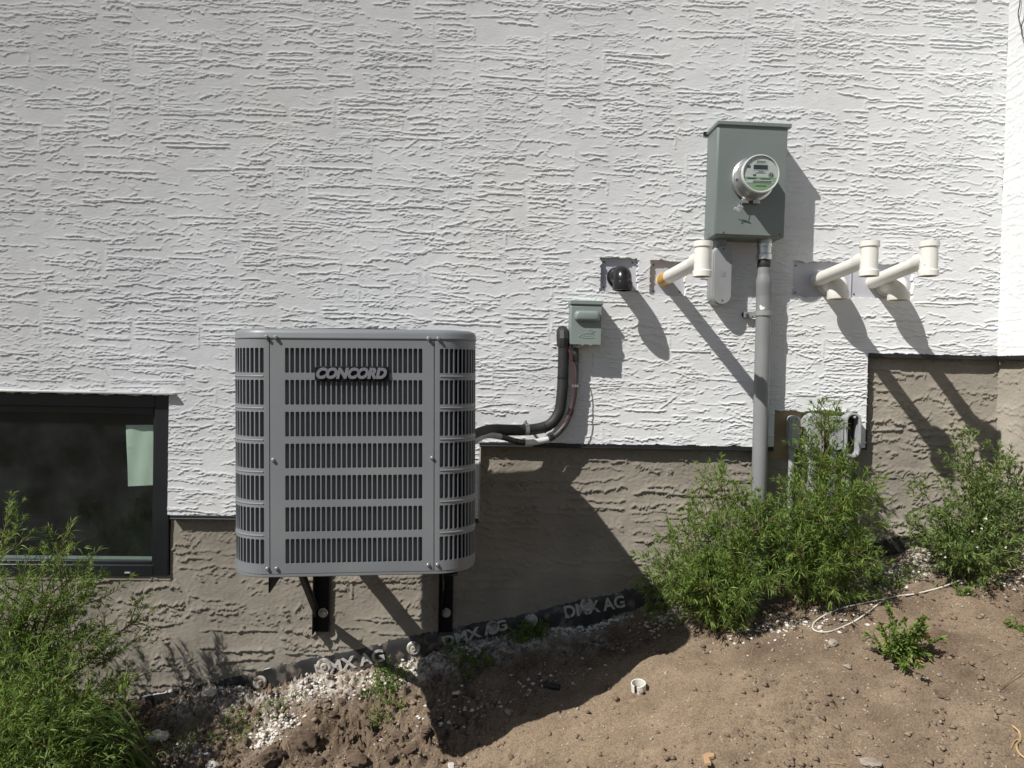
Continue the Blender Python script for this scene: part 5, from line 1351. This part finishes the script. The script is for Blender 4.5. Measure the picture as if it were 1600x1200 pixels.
scatter('soil_crumbs', 'loose brown soil crumbs scattered over the ground', 'soil', 15000, soil_s, .0018, .015, M['crumb'], 51, power=4.0)
scatter('pebbles', 'small pale pebbles scattered over the soil', 'pebbles', 1300, soil_s, .0022, .0095, M['stone'], 52, power=2.6)


def foam_s(r, n):
    cs = [(480, 1078, .10, .045, 5), (420, 1150, .045, .05, 5), (445, 1128, .05, .03, 3), (730, 1012, .10, .04, 4), (640, 1045, .09, .05, 3), (895, 985, .11, .03, 4), (940, 968, .08, .025, 2), (1390, 900, .14, .06, 4), (300, 1180, .06, .05, 2), (1040, 970, .10, .05, 2), (1260, 975, .18, .06, 2),
          (590, 1060, .10, .05, 2), (850, 1070, .18, .08, 1), (700, 1120, .15, .08, 1.2), (380, 1080, .10, .05, 2), (1560, 910, .1, .05, 1.5), (1180, 985, .1, .04, 1.2)]
    w = np.array([c_[4] for c_ in cs]); k = r.choice(len(cs), n, p=w / w.sum()); cc = [G(c_[0], c_[1]) for c_ in cs]
    return np.array([cc[i].x + r.normal(0, cs[i][2] * .7) for i in k]), np.array([min(cc[i].y + r.normal(0, cs[i][3] * .7), -.004) for i in k])


scatter('foam_crumbs', 'white crumbs of foam and plaster strewn along the foot of the wall', 'foam crumbs', 5200, foam_s, .0016, .0125, M['foam'], 53, flat=.6, power=3.0)
# dry straw and twigs
tw = MB(); r = np.random.default_rng(61)
for k in range(150):
    x = r.uniform(-1.4, 2.2); y = -abs(r.normal(0, .35)) - .02; a = r.uniform(0, PI); L = r.uniform(.015, .06)
    if y < -1.3: continue
    d = Vector((math.cos(a), math.sin(a), 0)) * L / 2; p0 = Vector((x, y, 0)) - d; p1 = Vector((x, y, 0)) + d
    p0.z = gz(p0.x, min(p0.y, 0)) + .002; p1.z = gz(p1.x, min(p1.y, 0)) + .003; m_ = (p0 + p1) / 2 + Vector((0, 0, .004)); tw.tube([p0, m_, p1], .0007, 4, caps=False)
o = tw.build('dry_straw', M['root'], None, fix=False); tag(o, 'dry straw and twigs scattered on the soil', 'straw', kind='stuff')

# white cut ring, black tube, wooden offcut, cord, root
q = G(998, 1079); rg = thing('pvc_ring', 'short white cut pipe ring with a slot, lying on the soil', 'pipe ring', q)
n = 30; vs = []; R0, R1, hh = .0262, .0225, .030
m = Matrix.Translation(q + Vector((0, 0, -.003))) @ Matrix.Rotation(rad(10), 4, 'X') @ Matrix.Rotation(rad(-6), 4, 'Y')
for i in range(n):
    a = rad(-112) + rad(335) * i / (n - 1)
    for (rr, z) in ((R0, 0), (R0, hh), (R1, hh), (R1, 0)): vs.append(m @ Vector((rr * math.cos(a), rr * math.sin(a), z)))
fs = [(i * 4 + k, i * 4 + (k + 1) % 4, (i + 1) * 4 + (k + 1) % 4, (i + 1) * 4 + k) for i in range(n - 1) for k in range(4)] + [(0, 1, 2, 3), tuple((n - 1) * 4 + k for k in (3, 2, 1, 0))]
MB().add(vs, fs).build('ring', M['pvc'], rg, off=q, bevel=.0008)
q = G(862, 1076); bt = thing('black_tube', 'short piece of black tube lying in the shade', 'tube', q)
d = Vector((.030, -.010, 0)); MB().tube([q - d + Vector((0, 0, .010)), q + d + Vector((0, 0, .008))], .0115, 18).build('tube', M['rubber'], bt, off=q)
MB().tube([q + d * 1.002 + Vector((0, 0, .008)), q + d * 1.02 + Vector((0, 0, .008))], .0085, 14).build('bore_shade_disc', M['hollow_shade'], bt, off=q)  # end disc with the shade of the tube's opening in its colour
q = G(1108, 1196); wd = thing('wood_offcut', 'small tan angled wooden offcut at the bottom edge', 'offcut', q)
out = [(-.026, -.035), (-.004, -.035), (-.004 + .002, .0), (.020, .006), (.026, .026), (.004, .030), (-.018, .016)]
vs = [q + Vector((x, z, .012 + (.010 if k else 0))) for k in (0, 1) for x, z in [(a * .9, b_ * .9) for a, b_ in out]]
n = len(out); MB().add(vs, [tuple(range(n - 1, -1, -1)), tuple(range(n, 2 * n))] + [(i, (i + 1) % n, n + (i + 1) % n, n + i) for i in range(n)]).build('block', M['wood'], wd, off=q, bevel=.0012, fix=True)
cpx = [(1500, 910), (1470, 921), (1430, 930), (1405, 934), (1385, 938), (1340, 947), (1315, 952), (1290, 963), (1273, 974), (1270, 984), (1278, 989), (1297, 989), (1320, 980), (1340, 970), (1365, 953), (1385, 935), (1398, 918), (1407, 908)]
cpt = [G(a, b_, .004) for a, b_ in cpx]; q = cpt[8].copy()
cdh = thing('white_cord', 'loop of thin white cord lying on the soil between the right weeds', 'cord', q)
MB().tube(spline(cpt, 5), .0030, 8).build('cord', M['cord'], cdh, off=q)
rpx = [(1582, 1140), (1592, 1150), (1594, 1160), (1588, 1168), (1592, 1180), (1602, 1188)]
rpt = [G(a, b_, .006) for a, b_ in rpx]; q = rpt[2].copy(); rt = thing('dry_root', 'pale forked root sticking out of the soil at the right edge', 'root', q)
MB().tube(spline(rpt, 4), .0032, 7).build('root', M['root'], rt, off=q)
MB().tube(spline([rpt[2], G(1586, 1162, .008), G(1580, 1172, .003)], 4), .0018, 6).build('rootlet', M['root'], rt, off=q)
MB().tube(spline([G(1560, 1080, .004), G(1580, 1068, .012), G(1605, 1052, .02)], 4), .0010, 5).build('twig', M['stem'], rt, off=q)
